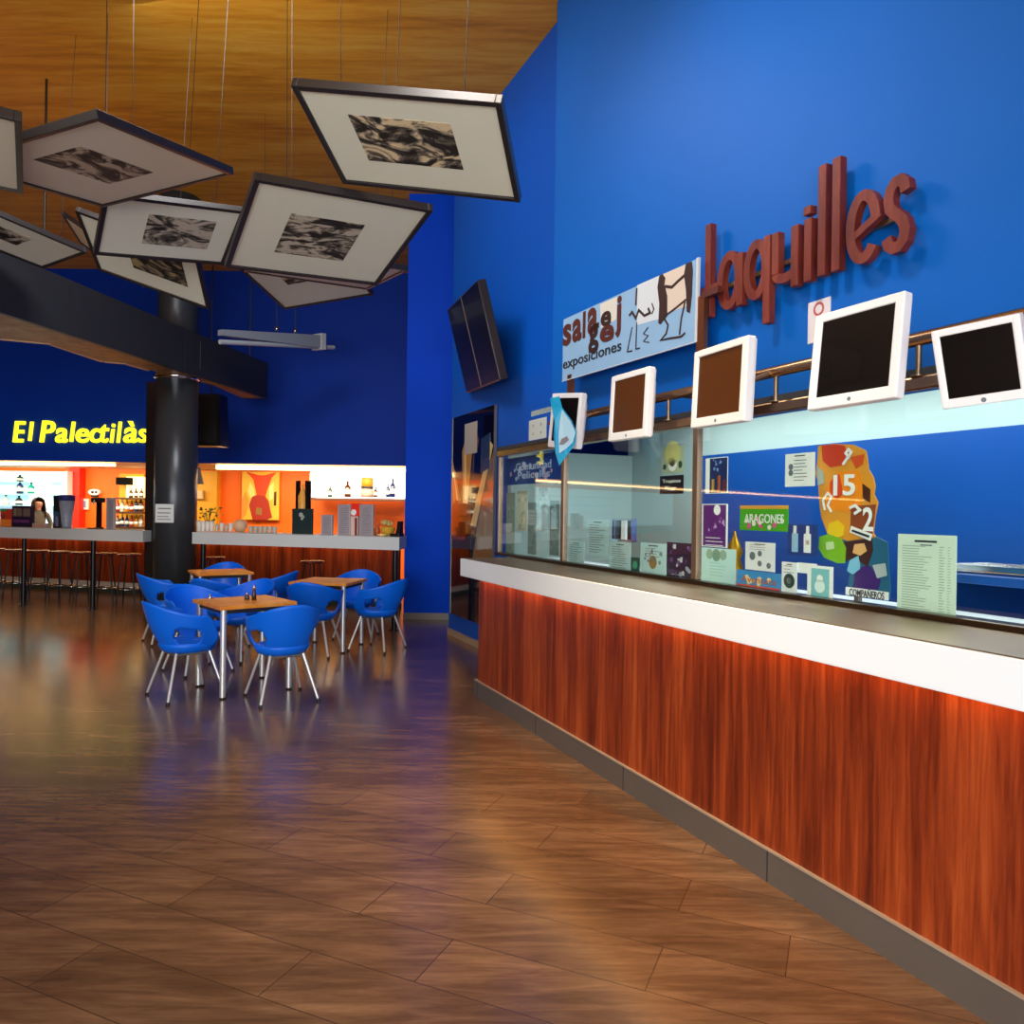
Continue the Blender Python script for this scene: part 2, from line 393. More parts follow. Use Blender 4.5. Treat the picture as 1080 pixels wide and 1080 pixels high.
B(TF).box(SF_ + .05, SF_ + .075, T0, te_p - .05, 1.004, 1.019).obj('light_strip', LED_O, tc, label='glowing orange light strip under the slab')

# ================================================================== TICKET WINDOW (glass screen)
G = 2.68; GT0 = -3.0
tj = on_s(526.5, 540, G).dot(DV); tp1 = on_s(595, 540, G).dot(DV); tp2 = on_s(735, 540, G).dot(DV)
tw = thing('ticket_window', 'metal framed glass screen along the top of the ticket counter', 'glass screen', TF @ Matrix.Translation((G, 3, 1.1)))
B(TF).box(G - .035, G + .035, GT0, tj, 2.03, 2.085, .008).obj('top_rail', BRASS, tw)
B(TF).box(G - .045, G + .045, GT0, tj, 1.139, 1.163, .006).obj('bottom_rail', mat('dark_bronze', (96, 82, 68), .3, 1, var=.1), tw)
for t, wd in ((tj - .02, .03), (tp1, .05), (tp2, .045)):
    B(TF).box(G - .02, G + .02, t - wd / 2, t + wd / 2, 1.163, 2.03, .005).obj('post', mat('bronze_post', (150, 128, 108), .38, .85), tw)
for a, c in ((tp1 + .025, tj - .04), (tp2 + .0225, tp1 - .025), (GT0, tp2 - .0225)):
    B(TF).box(G - .004, G + .004, a, c, 1.163, 2.03).obj('glass_pane', GLASS, tw)

# a sheet fixed in a plane parallel to the glass; xl,xr,yt,yb bound it in the photograph
def sheet(name, label, cat, xl, xr, yt, yb, s, face, design=None, group=None, th=.002):
    t0 = st(xl, 540, s)[0]; t1 = st(xr, 540, s)[0]
    xm = (xl + xr) / 2; z1 = st(xm, yt, s)[1]; z0 = st(xm, yb, s)[1]
    W = abs(t0 - t1); Hh = z1 - z0
    F = wall_frame(s, max(t0, t1), z0); b = B(F); b.use(face).box(0, W, 0, Hh, -th, 0)
    if design: design(b, W, Hh)
    return b.obj(name, None, label=label, cat=cat, group=group)
def lines(n=10, x0=.12, x1=.85, y0=.1, y1=.85, ink=INK, title=True, th=.28):
    def f(b, W, Hh):
        b.use(ink); r = random.Random(n * 7 + int(W * 1000))
        for i in range(n):
            y = Hh * (y1 - (y1 - y0) * i / max(1, n - 1)); h = Hh * (y1 - y0) / n * th
            b.box(W * x0, W * (x0 + (x1 - x0) * r.uniform(.55, 1)), y - h, y, 0, .0006)
        if title: b.use(INK_D).box(W * .32, W * .68, Hh * .91, Hh * .94, 0, .0006)
    return f
def seq(*fs):
    def f(b, W, Hh):
        for g in fs: g(b, W, Hh)
    return f
def rect(x0, y0, x1, y1, m, z=.0008):
    return lambda b, W, Hh: b.use(m).box(W * x0, W * x1, Hh * y0, Hh * y1, 0, z)
def blob(x, y, r, m, z=.001, ry=None):
    return lambda b, W, Hh: b.use(m).disc(W * x, Hh * y, W * r, 0, z, 14, (ry or r) * (Hh if ry else W))
def word(s, x0, y0, x1, y1, m, z=.0014, bold=.01):
    return lambda b, W, Hh: b.use(m).text(s, W * x0, W * x1, Hh * y0, Hh * y1, 0, z, bold)
def scatter(n, mats, x0=.08, x1=.92, y0=.08, y1=.92, r=.06, seed=1):
    def f(b, W, Hh):
        q = random.Random(seed)
        for i in range(n):
            b.use(mats[i % len(mats)]); x = q.uniform(x0, x1) * W; y = q.uniform(y0, y1) * Hh; k = q.uniform(.4, 1) * r
            b.prism([(x + W * k * math.cos(a) * q.uniform(.6, 1.2), y + W * k * math.sin(a) * q.uniform(.6, 1.2)) for a in [j * PI / 3.5 for j in range(7)]], 0, .001 + i * .00003)
    return f
GI = G + .012
F_ = flat
sheet('notice', 'pale cyan notice low on the glass beside the first metal post', 'notice', 599.5, 616.7, 571, 595.6, GI, PAPER_C, lines(9))
sheet('notice', 'tall pale cyan notice higher on the glass than its neighbours', 'notice', 619.6, 642, 548, 586, GI, PAPER_C, lines(12))
sheet('notice', 'pale cyan notice under the small chrome leaflet rack', 'notice', 643.5, 665.6, 572, 604, GI, PAPER_C, lines(11))
sheet('notice', 'pale cyan flyer with a small brown picture left of the dark poster', 'flyer', 676, 703.4, 573, 609.5, GI, PAPER_C,
      seq(lines(4, .2, .8, .62, .85), blob(.5, .45, .15, F_((150, 120, 60))), scatter(10, [INK, F_((120, 150, 150))], .15, .85, .1, .8, .06, 3)))
sheet('poster', 'small dark purple poster with white scribbles beside the second metal post', 'poster', 703.8, 731, 572.5, 611, GI, F_((40, 30, 62)),
      seq(scatter(22, [F_((200, 206, 214)), F_((96, 70, 130)), F_((70, 52, 100)), F_((160, 170, 190))], .1, .9, .12, .9, .08, 9), lines(2, .2, .8, .06, .12, PAPER, False)))
sheet('poster', 'small black poster with two lines of white script', 'poster', 695.5, 720.4, 501.5, 521, GI, F_((24, 20, 20)),
      seq(word('Tropicos', .12, .55, .88, .8, PAPER), word('Wear', .2, .18, .7, .45, PAPER)))
sheet('poster', 'pale green yellow poster directly above the small black one', 'poster', 697, 720.5, 471, 499, GI, F_((172, 190, 158)),
      seq(blob(.5, .75, .34, F_((206, 206, 130))), blob(.5, .35, .2, PAPER), blob(.5, .38, .1, INK_D), blob(.85, .3, .08, F_((50, 84, 62)), .001, .14), blob(.15, .25, .08, F_((60, 90, 70)))))
sheet('card', 'small teal card standing between two pale notices', 'card', 666, 675.3, 588, 603.5, GI, F_((10, 80, 74)), blob(.5, .5, .25, F_((60, 170, 130))))
sheet('poster', 'small dark blue poster of bottles with a white left edge', 'poster', 743.5, 767, 482.6, 520.5, GI, PAPER,
      seq(rect(.2, .02, .98, .98, F_((24, 40, 92))), rect(.3, .05, .42, .4, F_((220, 176, 60))), rect(.55, .05, .68, .5, F_((200, 110, 40))), rect(.8, .05, .92, .38, F_((170, 60, 40))),
          scatter(8, [F_((120, 150, 210))], .25, .95, .6, .95, .06, 5)))
sheet('poster', 'tall purple poster with a white disc near its top', 'poster', 740.5, 767.5, 531.5, 577, GI, PAPER,
      seq(rect(.05, .02, .94, .98, F_((84, 34, 120)), .0004), blob(.6, .86, .13, PAPER), scatter(9, [F_((190, 160, 210)), F_((150, 110, 170))], .1, .9, .35, .75, .06, 4), lines(3, .15, .85, .05, .22, PAPER, False)))
sheet('notice', 'large pale cyan sheet with a leafy crest below the purple poster', 'notice', 740.5, 776.5, 578.5, 619, GI, F_((190, 230, 226)),
      seq(blob(.45, .82, .12, F_((120, 160, 140))), blob(.25, .84, .1, F_((150, 180, 160))), blob(.65, .84, .1, F_((150, 180, 160))), lines(5, .25, .75, .3, .62, F_((160, 200, 196)), False)))
sheet('notice', 'white notice high on the glass left of the orange cut-out', 'notice', 827.5, 858.8, 478, 513, GI, PAPER, seq(lines(7, .3, .8, .2, .8), blob(.2, .6, .08, INK), blob(.2, .42, .08, INK)))
sheet('banner', 'bright green banner card with white wavy lettering', 'banner', 780.5, 831.5, 533, 560, GI, F_((60, 170, 30)),
      seq(rect(.0, .86, 1, 1, F_((220, 160, 60))), scatter(12, [F_((220, 90, 150)), F_((240, 240, 230))], .08, .92, .15, .5, .05, 8), word('ARAGONES', .1, .3, .92, .66, PAPER), lines(1, .2, .9, .8, .8, F_((20, 90, 20)), False)))
sheet('notice', 'white notice between the green banner and the blue slogan card', 'notice', 786.7, 818, 572, 602, GI, PAPER, seq(lines(3, .15, .7, .75, .9), blob(.5, .6, .07, INK), blob(.25, .5, .1, INK), blob(.5, .25, .07, INK), blob(.8, .2, .07, INK)))
sheet('banner', 'sky blue slogan card with a cream ribbon and red lower edge', 'banner', 777.6, 825, 603, 622.5, GI + .006, F_((52, 146, 206)),
      seq(rect(.02, 0, .98, .22, F_((214, 84, 70))), scatter(9, [F_((240, 214, 150))], .08, .92, .35, .65, .07, 6), word('Aventura', .12, .36, .9, .7, F_((180, 90, 70)))))
sheet('flyer', 'narrow white flyer with a dark round picture beside the slogan card', 'flyer', 825.4, 841.5, 593, 626, GI, PAPER, seq(blob(.5, .4, .36, F_((40, 74, 66))), blob(.5, .4, .16, PAPER), lines(3, .15, .8, .68, .88)))
sheet('card', 'short white card above the gap between two small flyers', 'card', 841.8, 862, 594, 605, GI + .008, PAPER)
sheet('flyer', 'white framed flyer with a pale teal figure at the foot of the glass', 'flyer', 852.4, 879.6, 597, 633, GI, PAPER, seq(rect(.16, .1, .86, .92, F_((120, 190, 196))), blob(.5, .62, .12, PAPER), blob(.5, .4, .2, F_((214, 236, 236)))))
sheet('poster', 'blue picture card with two white bottles beside the orange cut-out', 'poster', 831, 863, 553, 586, GI, F_((24, 60, 130)),
      seq(rect(.15, .1, .36, .7, F_((150, 200, 226))), rect(.2, .7, .3, .95, PAPER), rect(.55, .1, .78, .7, PAPER), rect(.62, .7, .72, .95, PAPER), rect(.6, .35, .72, .5, F_((190, 50, 50)))))
sheet('menu_sheet', 'large pale green price list printed in columns', 'price list', 947.5, 1009.5, 564, 651, GI, PAPER_G,
      seq(lines(26, .08, .6, .06, .86, F_((150, 170, 156)), False, .3), lines(26, .72, .82, .06, .86, F_((150, 170, 156)), False, .3), lines(26, .86, .92, .06, .86, F_((165, 185, 170)), False, .3),
          rect(.3, .905, .68, .93, INK_D), rect(.4, .865, .6, .88, INK)))
# first pane: header and faded posters
def header(b, W, Hh):
    b.use(F_((176, 190, 214))).text('Comunidad', .22 * W, .82 * W, .5 * Hh, .78 * Hh, 0, .0012, .01)
    b.text('Pelicules', .26 * W, .8 * W, .2 * Hh, .46 * Hh, 0, .0012, .01)
    scatter(14, [F_((176, 190, 214)), F_((190, 150, 160))], .12, .88, .15, .85, .035, 12)(b, W, Hh)
sheet('header_sign', 'blue header strip with pale lettering across the first pane', 'sign', 531.5, 593.5, 480, 510, GI, F_((10, 58, 130)), header)
for i, (x0, x1, y0, y1, l) in enumerate(((534, 543, 520, 584, 'faded grey green poster strip next to the far window jamb'), (545, 556, 518, 560, 'faded cream poster strip with a brown picture'),
        (557, 566, 530, 585, 'faded grey poster strip at the middle of the far pane'), (568, 578, 514, 562, 'faded pale blue poster strip in the far pane'), (580, 590, 528, 586, 'faded grey poster strip nearest the first post'))):
    c = ((140, 158, 146), (206, 206, 176), (130, 148, 142), (190, 214, 218), (120, 142, 138))[i]
    sheet('poster_strip', l, 'poster', x0, x1, y0, y1, GI + .05, F_(c), seq(scatter(12, [F_(tuple(int(k * .82) for k in c)), F_(tuple(min(255, int(k * 1.1)) for k in c))], .12, .88, .1, .9, .14, i), lines(4, .15, .85, .04, .16, INK, False)))

# leaflet rack hanging behind the glass
F = wall_frame(G + .05, st(666, 560, G + .05)[0] + .24, st(655, 571, G)[1])
t0 = st(645, 560, G + .05)[0]; F = wall_frame(G + .05, t0, st(655, 571, G + .05)[1])
lr = thing('leaflet_rack', 'small chrome leaflet rack with dark slots behind the glass', 'rack', F)
W = t0 - st(666, 560, G + .05)[0]; Hh = .155
B(F).box(0, W, 0, .012, -.04, 0).box(0, W, Hh - .012, Hh, -.04, 0).box(0, .006, 0, Hh, -.04, 0).box(W - .006, W, 0, Hh, -.04, 0).obj('rack_frame', CHROME, lr)
for k in range(3):
    x = W * (.12 + .3 * k); B(F).box(x, x + W * .2, .014, Hh - .014, -.03, -.012).obj('leaflet', BLACK if k % 2 == 0 else PAPER, lr)

# orange cut-out stand: generic shapes, the numbers 15 and 2
def cutout():
    s = GI + .06
    def P(px, py): t, z = st(px, py, s); return (tc0 - t, z - zc0)
    tc0, zc0 = st(900, 640, s); F = wall_frame(s, tc0, zc0)
    th = thing('cutout_display', 'tall orange and green cut-out display with a big white number 15', 'display', F)
    def poly(b, pts, z, m): b.use(m).prism([P(*p) for p in pts][::-1], z - .004, z)
    b = B(F)
    poly(b, [(863, 470), (880, 468), (900, 469), (913, 475), (915, 484), (916, 495), (921, 503), (923, 512), (922, 522), (926, 530), (923, 545), (921, 562), (924, 567), (895, 571), (889, 569), (872, 561), (866, 545), (864, 530), (863, 510), (860, 500), (862, 485)], 0, F_((222, 150, 40)))
    b.obj('upper_card', None, th)
    b = B(F)
    poly(b, [(867, 470), (880, 468.5), (891, 470), (894, 480), (888, 491), (876, 493), (868, 486)], .003, F_((206, 60, 26)))
    poly(b, [(897, 482), (912, 479), (910, 490), (903, 494)], .003, F_((214, 80, 30)))
    poly(b, [(884, 498), (906, 496), (911, 512), (908, 532), (894, 540), (874, 536), (870, 522), (876, 506)], .003, F_((240, 140, 10)))
    poly(b, [(876, 508), (886, 500), (890, 520), (884, 527), (876, 520)], .004, F_((214, 66, 20)))
    poly(b, [(862, 492), (869, 498), (870, 510), (863, 512)], .004, F_((170, 180, 160)))
    poly(b, [(910, 510), (918, 516), (918, 530), (911, 526)], .004, F_((70, 30, 16)))
    poly(b, [(898, 534), (924, 532), (920, 566), (897, 560)], .003, F_((140, 66, 26)))
    poly(b, [(875, 552), (884, 549), (891, 555), (890, 565), (880, 568), (873, 562)], .005, F_((232, 196, 20)))
    b.obj('painted_shapes', None, th)
    b = B(F); b.use(PAPER)
    def num(s_, x0, y0, x1, y1, z=.008):
        a = P(x0, y1); c = P(x1, y0); b.text(s_, a[0], c[0], a[1], c[1], z - .003, z, .02)
    num('15', 880, 500, 903, 523); b.stroke([P(*p) for p in ((890, 490), (895, 483), (899, 477), (896, 474), (893, 478), (897, 483))], .012, .005, .008)
    b.stroke([P(*p) for p in ((871, 538), (869, 528), (874, 520), (878, 524), (874, 533), (878, 540))], .01, .005, .008)
    num('2', 911, 535, 922, 560); b.stroke([P(*p) for p in ((898, 558), (920, 567))], .03, .004, .007)
    b.stroke([P(*p) for p in ((897, 536), (903, 533), (908, 538), (902, 542))], .012, .005, .008)
    b.use(INK_D); a = P(900, 564); c = P(918, 560); b.stroke([P(900, 559.5), P(918, 566)], .01, .007, .009)
    b.obj('numerals', None, th, label='white number shapes')
    b = B(F)
    poly(b, [(865, 566), (875, 563), (888, 568), (893, 578), (892, 594), (884, 594), (870, 588), (864, 578)], .006, F_((120, 180, 30)))
    poly(b, [(872, 572), (880, 571), (881, 579), (873, 580)], .008, F_((190, 214, 160)))
    b.obj('green_leaf', None, th)
    b = B(F)
    poly(b, [(888, 571), (924, 566), (936, 572), (939, 622), (938, 632), (893, 628), (897, 600), (894, 585)], 0, F_((30, 96, 128)))
    b.obj('lower_card', None, th)
    b = B(F)
    poly(b, [(889, 572), (920, 568), (921, 580), (915, 598), (905, 590), (890, 592)], .003, F_((62, 30, 28)))
    poly(b, [(902, 574), (912, 573), (915, 581), (908, 586), (900, 583)], .005, F_((226, 176, 110)))
    poly(b, [(897, 591), (906, 586), (908, 600), (900, 606), (894, 602)], .005, F_((120, 190, 220)))
    poly(b, [(904, 598), (918, 597), (929, 612), (926, 622), (900, 620)], .004, F_((58, 28, 110)))
    poly(b, [(921, 596), (934, 594), (936, 607), (926, 610)], .005, F_((170, 184, 186)))
    b.use(PAPER).stroke([P(*p) for p in ((893, 623), (910, 625), (938, 629))], .035, .004, .007)
    b.use(INK_D); a = P(897, 628); c = P(934, 623); b.text('COMPAÑEROS', a[0], c[0], a[1], c[1], .006, .009, .01)
    b.obj('painted_scene', None, th)
    B(F).box(.0, .02, P(900, 634)[1] - .0, .3, -.03, -.004).obj('prop_strip', KICK, th)
cutout()
# metal tray inside the office, at the right edge
tt = st(1075, 602, 3.3)
tr = TF @ Matrix.Translation((3.35, tt[0], st(1075, 606, 3.35)[1]))
b = B(tr); prof = [(-.25, -.0), (.25, 0)]
b.box(-.14, .14, -.4, .28, 0, .012, .004).box(-.14, -.13, -.4, .28, .012, .035).box(.13, .14, -.4, .28, .012, .035).box(-.13, .13, .27, .28, .012, .035)
b.obj('steel_tray', CHROME, label='shallow steel tray on the desk behind the glass at the right', cat='tray')
dz = st(1075, 606, 3.35)[1]
od = thing('office_desk', 'dark blue desk behind the ticket glass under the steel tray', 'desk', TF @ Matrix.Translation((3.4, tt[0], 0)))
B(TF).box(3.12, 3.8, -2.8, tt[0] + .35, dz - .04, dz - .001, .004).obj('desktop', BLUE_BOARD, od)
for a in (-2.7, tt[0] + .25): B(TF).box(3.16, 3.76, a, a + .04, 0, dz - .04).obj('side_panel', BLUE_BOARD, od)
# gold ornament behind glass
F = wall_frame(G + .25, st(775, 560, G + .25)[0], 0)
zb = 1.1
struct(B(TF).box(2.73, 3.06, GT0, 6.6, 1.0, 1.099), 'trim_1', mat('office_shelf', (120, 140, 150), .5))
b = B(F); z0 = 1.099
b.lathe([(.035, 0), (.04, .02), (.012, .04), (.012, .06)], n=14)
FZ = F @ Matrix.Rotation(-PI / 2, 4, 'X')
b = B(FR(F.translation + V((0, 0, z0)), V((1, 0, 0)), V((0, 1, 0)), V((0, 0, 1))))
orn = [(.035, 0), (.042, .02), (.014, .05), (.028, .08), (.05, .13), (.034, .18), (.05, .22), (.03, .27), (.012, .31), (.004, .34)]
b.lathe(orn, n=16).obj('ornament', mat('old_gold', (190, 140, 30), .35, .8), label='gold ornament behind the glass beside the purple poster', cat='ornament')

# ================================================================== PIPE RAIL, MONITORS, SIGNS
RS = 2.66
zr = sum(st(x, y, RS)[1] for x, y in ((615.6, 439), (726.7, 414), (796.7, 396.7), (986.7, 350))) / 4
rl = thing('monitor_rail', 'horizontal metal pipe rail carrying the white monitors', 'rail', TF @ Matrix.Translation((RS, 3, 2.085)))
B(TF).tube((RS, GT0, zr), (RS, st(596, 440, RS)[0], zr), .028, 16).obj('pipe', BRASS, rl)
for px in (598, 705, 818, 968, 1110):
    t = st(px, 440, RS)[0]; B(TF).tube((RS, t, 2.085), (RS, t, zr), .012, 10).tube((RS, t, 2.085), (RS, t, 2.09), .03, 12).obj('support', STEEL, rl)

def monitor(q, label, depth, scr=SCREEN, pose=None):
    F, wd, h = pose or quad_fit(q, centre_depth=depth)
    th = thing('monitor', label, 'monitor', F, 'white monitors on the pipe rail')
    bz = wd * .095; bt = h * .09; bb = h * .12
    a, c = -wd / 2, wd / 2; lo, hi = -h / 2, h / 2
    b = B(F)
    b.box(a, a + bz, lo, hi, -.045, 0, .006).box(c - bz, c, lo, hi, -.045, 0, .006).box(a + bz * .8, c - bz * .8, hi - bt, hi, -.045, 0, .004).box(a + bz * .8, c - bz * .8, lo, lo + bb, -.045, 0, .004)
    b.box(a + .01, c - .01, lo + .01, hi - .01, -.055, -.012)
    b.hull([V((a * .6, lo * .6, -.11)), V((c * .6, lo * .6, -.11)), V((c * .6, hi * .6, -.11)), V((a * .6, hi * .6, -.11))], [V((a * .9, lo * .9, -.05)), V((c * .9, lo * .9, -.05)), V((c * .9, hi * .9, -.05)), V((a * .9, hi * .9, -.05))])
    b.obj('housing', WHITE, th)
    B(F).box(a + bz, c - bz, lo + bb, hi - bt, -.012, -.006).obj('screen', scr, th)
    B(F).disc(0, lo + bb * .45, .008, 0, .0015).obj('badge', INK, th)
    back = F @ V((0, 0, -.11)); pt = V(((NV * RS + DV * back.dot(DV)).x, (NV * RS + DV * back.dot(DV)).y, zr))
    d = back - pt; e = pt + d.normalized() * .02
    B().tube(e, back, .014, 10).obj('bracket', STEEL, th)
    return th
F2_, _, _ = quad_fit(((646, 463.5), (686.5, 458), (679, 389), (640, 400)), centre_depth=4.55)
F1_ = Matrix.Translation(on_y(595, 443.5, 5.2)) @ F2_.to_3x3().to_4x4() @ Matrix.Rotation(math.radians(-5), 4, 'Z') @ Matrix.Rotation(math.radians(11), 4, 'Y')
monitor(None, 'farthest white monitor, half covered by a turquoise bag', 5.2, SCREEN, (F1_, .33, .375))
monitor(((646, 463.5), (686.5, 458), (679, 389), (640, 400)), 'second farthest white monitor, the smaller one with a brownish screen below the glass sign', 4.55, SCREEN_W)
monitor(((734.2, 449), (792, 440.5), (781, 357.5), (726, 375.3)), 'white monitor with brown tinted screen below the start of the red lettering', 3.6, SCREEN_W)
monitor(((861.7, 429.3), (959, 414.5), (941, 311.7), (849.3, 338)), 'largest white monitor with black screen below the end of the red lettering', 2.95)
monitor(((993.3, 432.3), (1087, 419.5), (1075, 330), (981, 350)), 'nearest white monitor with black screen, cut by the right edge', 2.5)

# turquoise bag over the first monitor
def P1(px, py, y): return on_y(px, py, y)
fr = [(580, 420), (590, 418), (593, 430), (603, 443), (608, 455), (607, 468), (598, 480), (590, 491), (586, 478), (584, 460), (585, 444), (582, 430)]
b = B(); n = len(fr)
front = [P1(x, y, 5.02 + .02 * math.sin(i * 1.9)) for i, (x, y) in enumerate(fr)]; back = [p + V((0, .025, 0)) for p in front]
bg = thing('plastic_bag', 'turquoise and white plastic bag draped over the farthest monitor', 'bag', Matrix.Translation(P1(590, 491, 5.04)))
b.hull(front, back).obj('body', mat('turquoise_plastic', (20, 168, 220), .35), bg)
w_ = [(593, 432), (602, 444), (607, 456), (604, 467), (596, 474), (590, 478), (589, 460), (590, 444)]
b = B(); f2 = [P1(x, y, 4.99 + .012 * math.sin(i)) for i, (x, y) in enumerate(w_)]; b.hull(f2, [p + V((0, .02, 0)) for p in f2]).obj('print', F_((170, 214, 236)), bg)
b = B(); f3 = [P1(x, y, 4.975) for x, y in ((592, 463), (598, 460), (600, 464), (594, 469), (590, 469))]; b.hull(f3, [p + V((0, .01, 0)) for p in f3]).obj('emblem', F_((120, 110, 120)), bg)

# glass sign "sala ... exposiciones"
qs = ((593, 402), (733.5, 360), (734.2, 273.5), (594.3, 337))
SS = 2.84
gp = [on_s(x, y, SS) for x, y in qs]
c0 = sum(gp, V()) / 4; xx = ((gp[1] - gp[0]) + (gp[2] - gp[3])).normalized(); wd = ((gp[1] - gp[0]) + (gp[2] - gp[3])).length / 2
yy = (gp[3] - gp[0]) + (gp[2] - gp[1]); hh = yy.length / 2; zz = xx.cross(yy).normalized(); yy = zz.cross(xx)
SFm = FR(c0 - xx * wd / 2 - yy * hh / 2, xx, yy, zz)
BRN = F_((88, 34, 24)); DBR = F_((52, 26, 24))
sg = thing('exhibition_sign', 'pale blue glass sign with brown and black lettering and two sketched figures', 'sign', SFm)
def SP(px, py):
    d = ray(px, py); k = (c0 - EYE).dot(zz) / d.dot(zz); p = SFm.inverted() @ (EYE + d * k); return (p.x, p.y)
B(SFm).box(0, wd, 0, hh, -.012, 0).obj('panel', mat('pale_blue_glass', (150, 190, 226), .2, var=.06), sg)
B(SFm).box(wd, wd + .02, -.005, hh + .005, -.014, .003).box(0, wd, -.006, 0, -.014, .003).obj('edge_trim', mat('pale_trim', (206, 216, 224), .4), sg)
b = B(SFm)
for pts, m in ((((633, 321), (651, 313), (650, 337), (634, 346)), F_((222, 218, 206))), (((672, 301), (697, 290), (697, 336), (672, 343)), F_((214, 222, 228))), (((700, 289), (728, 277), (726, 322), (702, 331)), F_((222, 206, 190)))):
    b.use(m).prism([SP(*p) for p in pts][::-1], 0, .0015)
b.obj('print_field', None, sg, label='pale cream and white printed fields')['kind'] = 'stuff'
def glyph(ch, px0, py0, px1, py1, m, z=.006, bold=.03):
    a = SP(px0, py1); c = SP(px1, py0); bb = B(SFm); bb.use(m).text(ch, a[0], c[0], a[1], c[1], .0015, z, bold); return bb
for ch, x0, y0, x1, y1, m in (('s', 594, 340, 603, 366, BRN), ('a', 604, 334, 614, 362, BRN), ('l', 615, 328, 618, 357, BRN), ('a', 620, 322, 631, 354, BRN), ('g', 621, 340, 632, 374, DBR),
                              ('e', 634, 326, 645, 346, DBR), ('e', 633, 340, 648, 363, BRN), ('j', 649, 311, 656, 357, BRN)):
    glyph(ch, x0, y0, x1, y1, m).obj('letter', None, sg)  # doubled g and e stand for the lettering's reflection, built as solid glyphs
a = SP(594, 393); c = SP(655, 361 + 18)
# the word climbs with the sign's own edge, so it is level in the sign's frame
x0 = SP(593.5, 390)[0]; x1 = SP(655.5, 372)[0]; y0 = SP(600, 391)[1]
B(SFm).use(INK_D).text('exposiciones', x0 + .01, x1, y0, y0 + hh * .2, .0015, .004, .012).obj('lettering', None, sg, label='black word exposiciones')
b = B(SFm).use(DBR)
def ST(pts, wdt): b.stroke([SP(*p) for p in pts], wdt, .0015, .005)
def PG(pts): b.prism([SP(*p) for p in pts][::-1], .0015, .005)
PG([(696, 291), (699, 289), (702, 293), (701, 300), (704, 312), (704, 333), (697, 342), (695, 341), (696, 320), (694, 303)])
PG([(724, 278), (730, 276), (731, 285), (730, 312), (728, 330), (725, 329), (724, 305), (722, 290)])
ST([(702, 302), (709, 303), (715, 297), (723, 290)], .018); ST([(702, 333), (713, 325), (724, 316)], .012)
ST([(701, 336), (705, 343), (703, 352), (697, 359), (706, 357), (719, 355), (723, 351)], .012); ST([(723, 318), (719, 336), (717, 353)], .012)
ST([(672, 304), (671, 322)], .016); ST([(664, 333), (667, 329), (671, 336), (674, 327), (680, 333), (686, 330), (684, 325)], .016); ST([(688, 320), (690, 326), (688, 331)], .008)
ST([(667, 345), (662, 371), (667, 370)], .008); ST([(672, 340), (671, 368), (675, 367)], .008); ST([(684, 345), (679, 352), (684, 354), (679, 360), (685, 361)], .006)
b.obj('figures', None, sg, label='dark sketched figures')
for px, y0_, y1_ in ((600.5, 399, 440), (737.5, 318, 414)):
    t = st(px, 400, SS)[0]; B(TF).box(SS - .0, SS + .03, t - .035, t + .035, zr - .03, st(px, y0_, SS)[1] + .03).tube((RS, t, zr), (SS, t, zr), .015).obj('sign_post', mat('copper', (190, 120, 84), .3, .9), sg)
t = st(745, 308, SS)[0]
B(TF).box(SS, SS + .03, st(757, 308, SS)[0], t + .05, st(745, 313, SS)[1], st(745, 306, SS)[1]).obj('side_arm', BRN, sg)

# red timber lettering "taquilles"
LS = 2.93
LF = wall_frame(LS, 6, 0)
def LP(px, py): t, z = st(px, py, LS); return (6 - t, z)
tq = thing('lettering_sign', 'large red timber letters spelling taquilles fixed to the bright blue wall', 'sign', wall_frame(LS, st(850, 300, LS)[0], st(850, 300, LS)[1] - .2))
SW = .05; D0, D1 = -.0, .045
def letter(f, ch):
    b = B(LF); f(b); b.obj('letter', LETTER, tq, label='letter ' + ch)
def vert(b, px, yt, yb, wd=SW): x = LP(px, (yt + yb) / 2)[0]; b.box(x - wd / 2, x + wd / 2, LP(px, yb)[1], LP(px, yt)[1], D0, D1, .004)
def ell(b, px0, px1, yt, yb, a0=0, a1=360, wd=SW, closed=True):
    x0, z0 = LP(px0, yb)[0], LP((px0 + px1) / 2, yb)[1]; x1, z1 = LP(px1, yt)[0], LP((px0 + px1) / 2, yt)[1]
    cx, cz = (x0 + x1) / 2, (z0 + z1) / 2; rx, rz = (x1 - x0) / 2 - wd / 2, (z1 - z0) / 2 - wd / 2
    n = 28; pts = [(cx + rx * math.cos(math.radians(a0 + (a1 - a0) * i / (n - (0 if closed else 1)))), cz + rz * math.sin(math.radians(a0 + (a1 - a0) * i / (n - (0 if closed else 1))))) for i in range(n)]
    b.stroke(pts, wd, D0 + .002, D1 - .002, closed); return cx, cz, rx, rz
def f_t(b):
    vert(b, 752.5, 238, 335.5); x = LP(746, 290)[0]; x2 = LP(762, 290)[0]; z = LP(752, 308)[1]; b.box(x, x2, z - .03, z + .03, D0, D1 - .003, .003)
def f_a(b): ell(b, 762, 788, 266, 327); vert(b, 786, 268, 323)
def f_q(b): ell(b, 790, 817, 254, 317); vert(b, 814.5, 250, 342)
def f_u(b):
    vert(b, 824, 247, 291); vert(b, 844.5, 239, 303)
    x0, z0 = LP(824, 291); x1, _ = LP(844.5, 291); cx = (x0 + x1) / 2; r = (x1 - x0) / 2
    b.stroke([(cx - r * math.cos(PI * i / 12), z0 - .5 * r * math.sin(PI * i / 12) - .0) for i in range(13)], SW, D0 + .002, D1 - .002)
def f_i(b): vert(b, 858.5, 232, 298); vert(b, 858, 219, 228)
def f_l(b): vert(b, 873.5, 176, 292)
def f_l2(b): vert(b, 888.5, 168, 287)
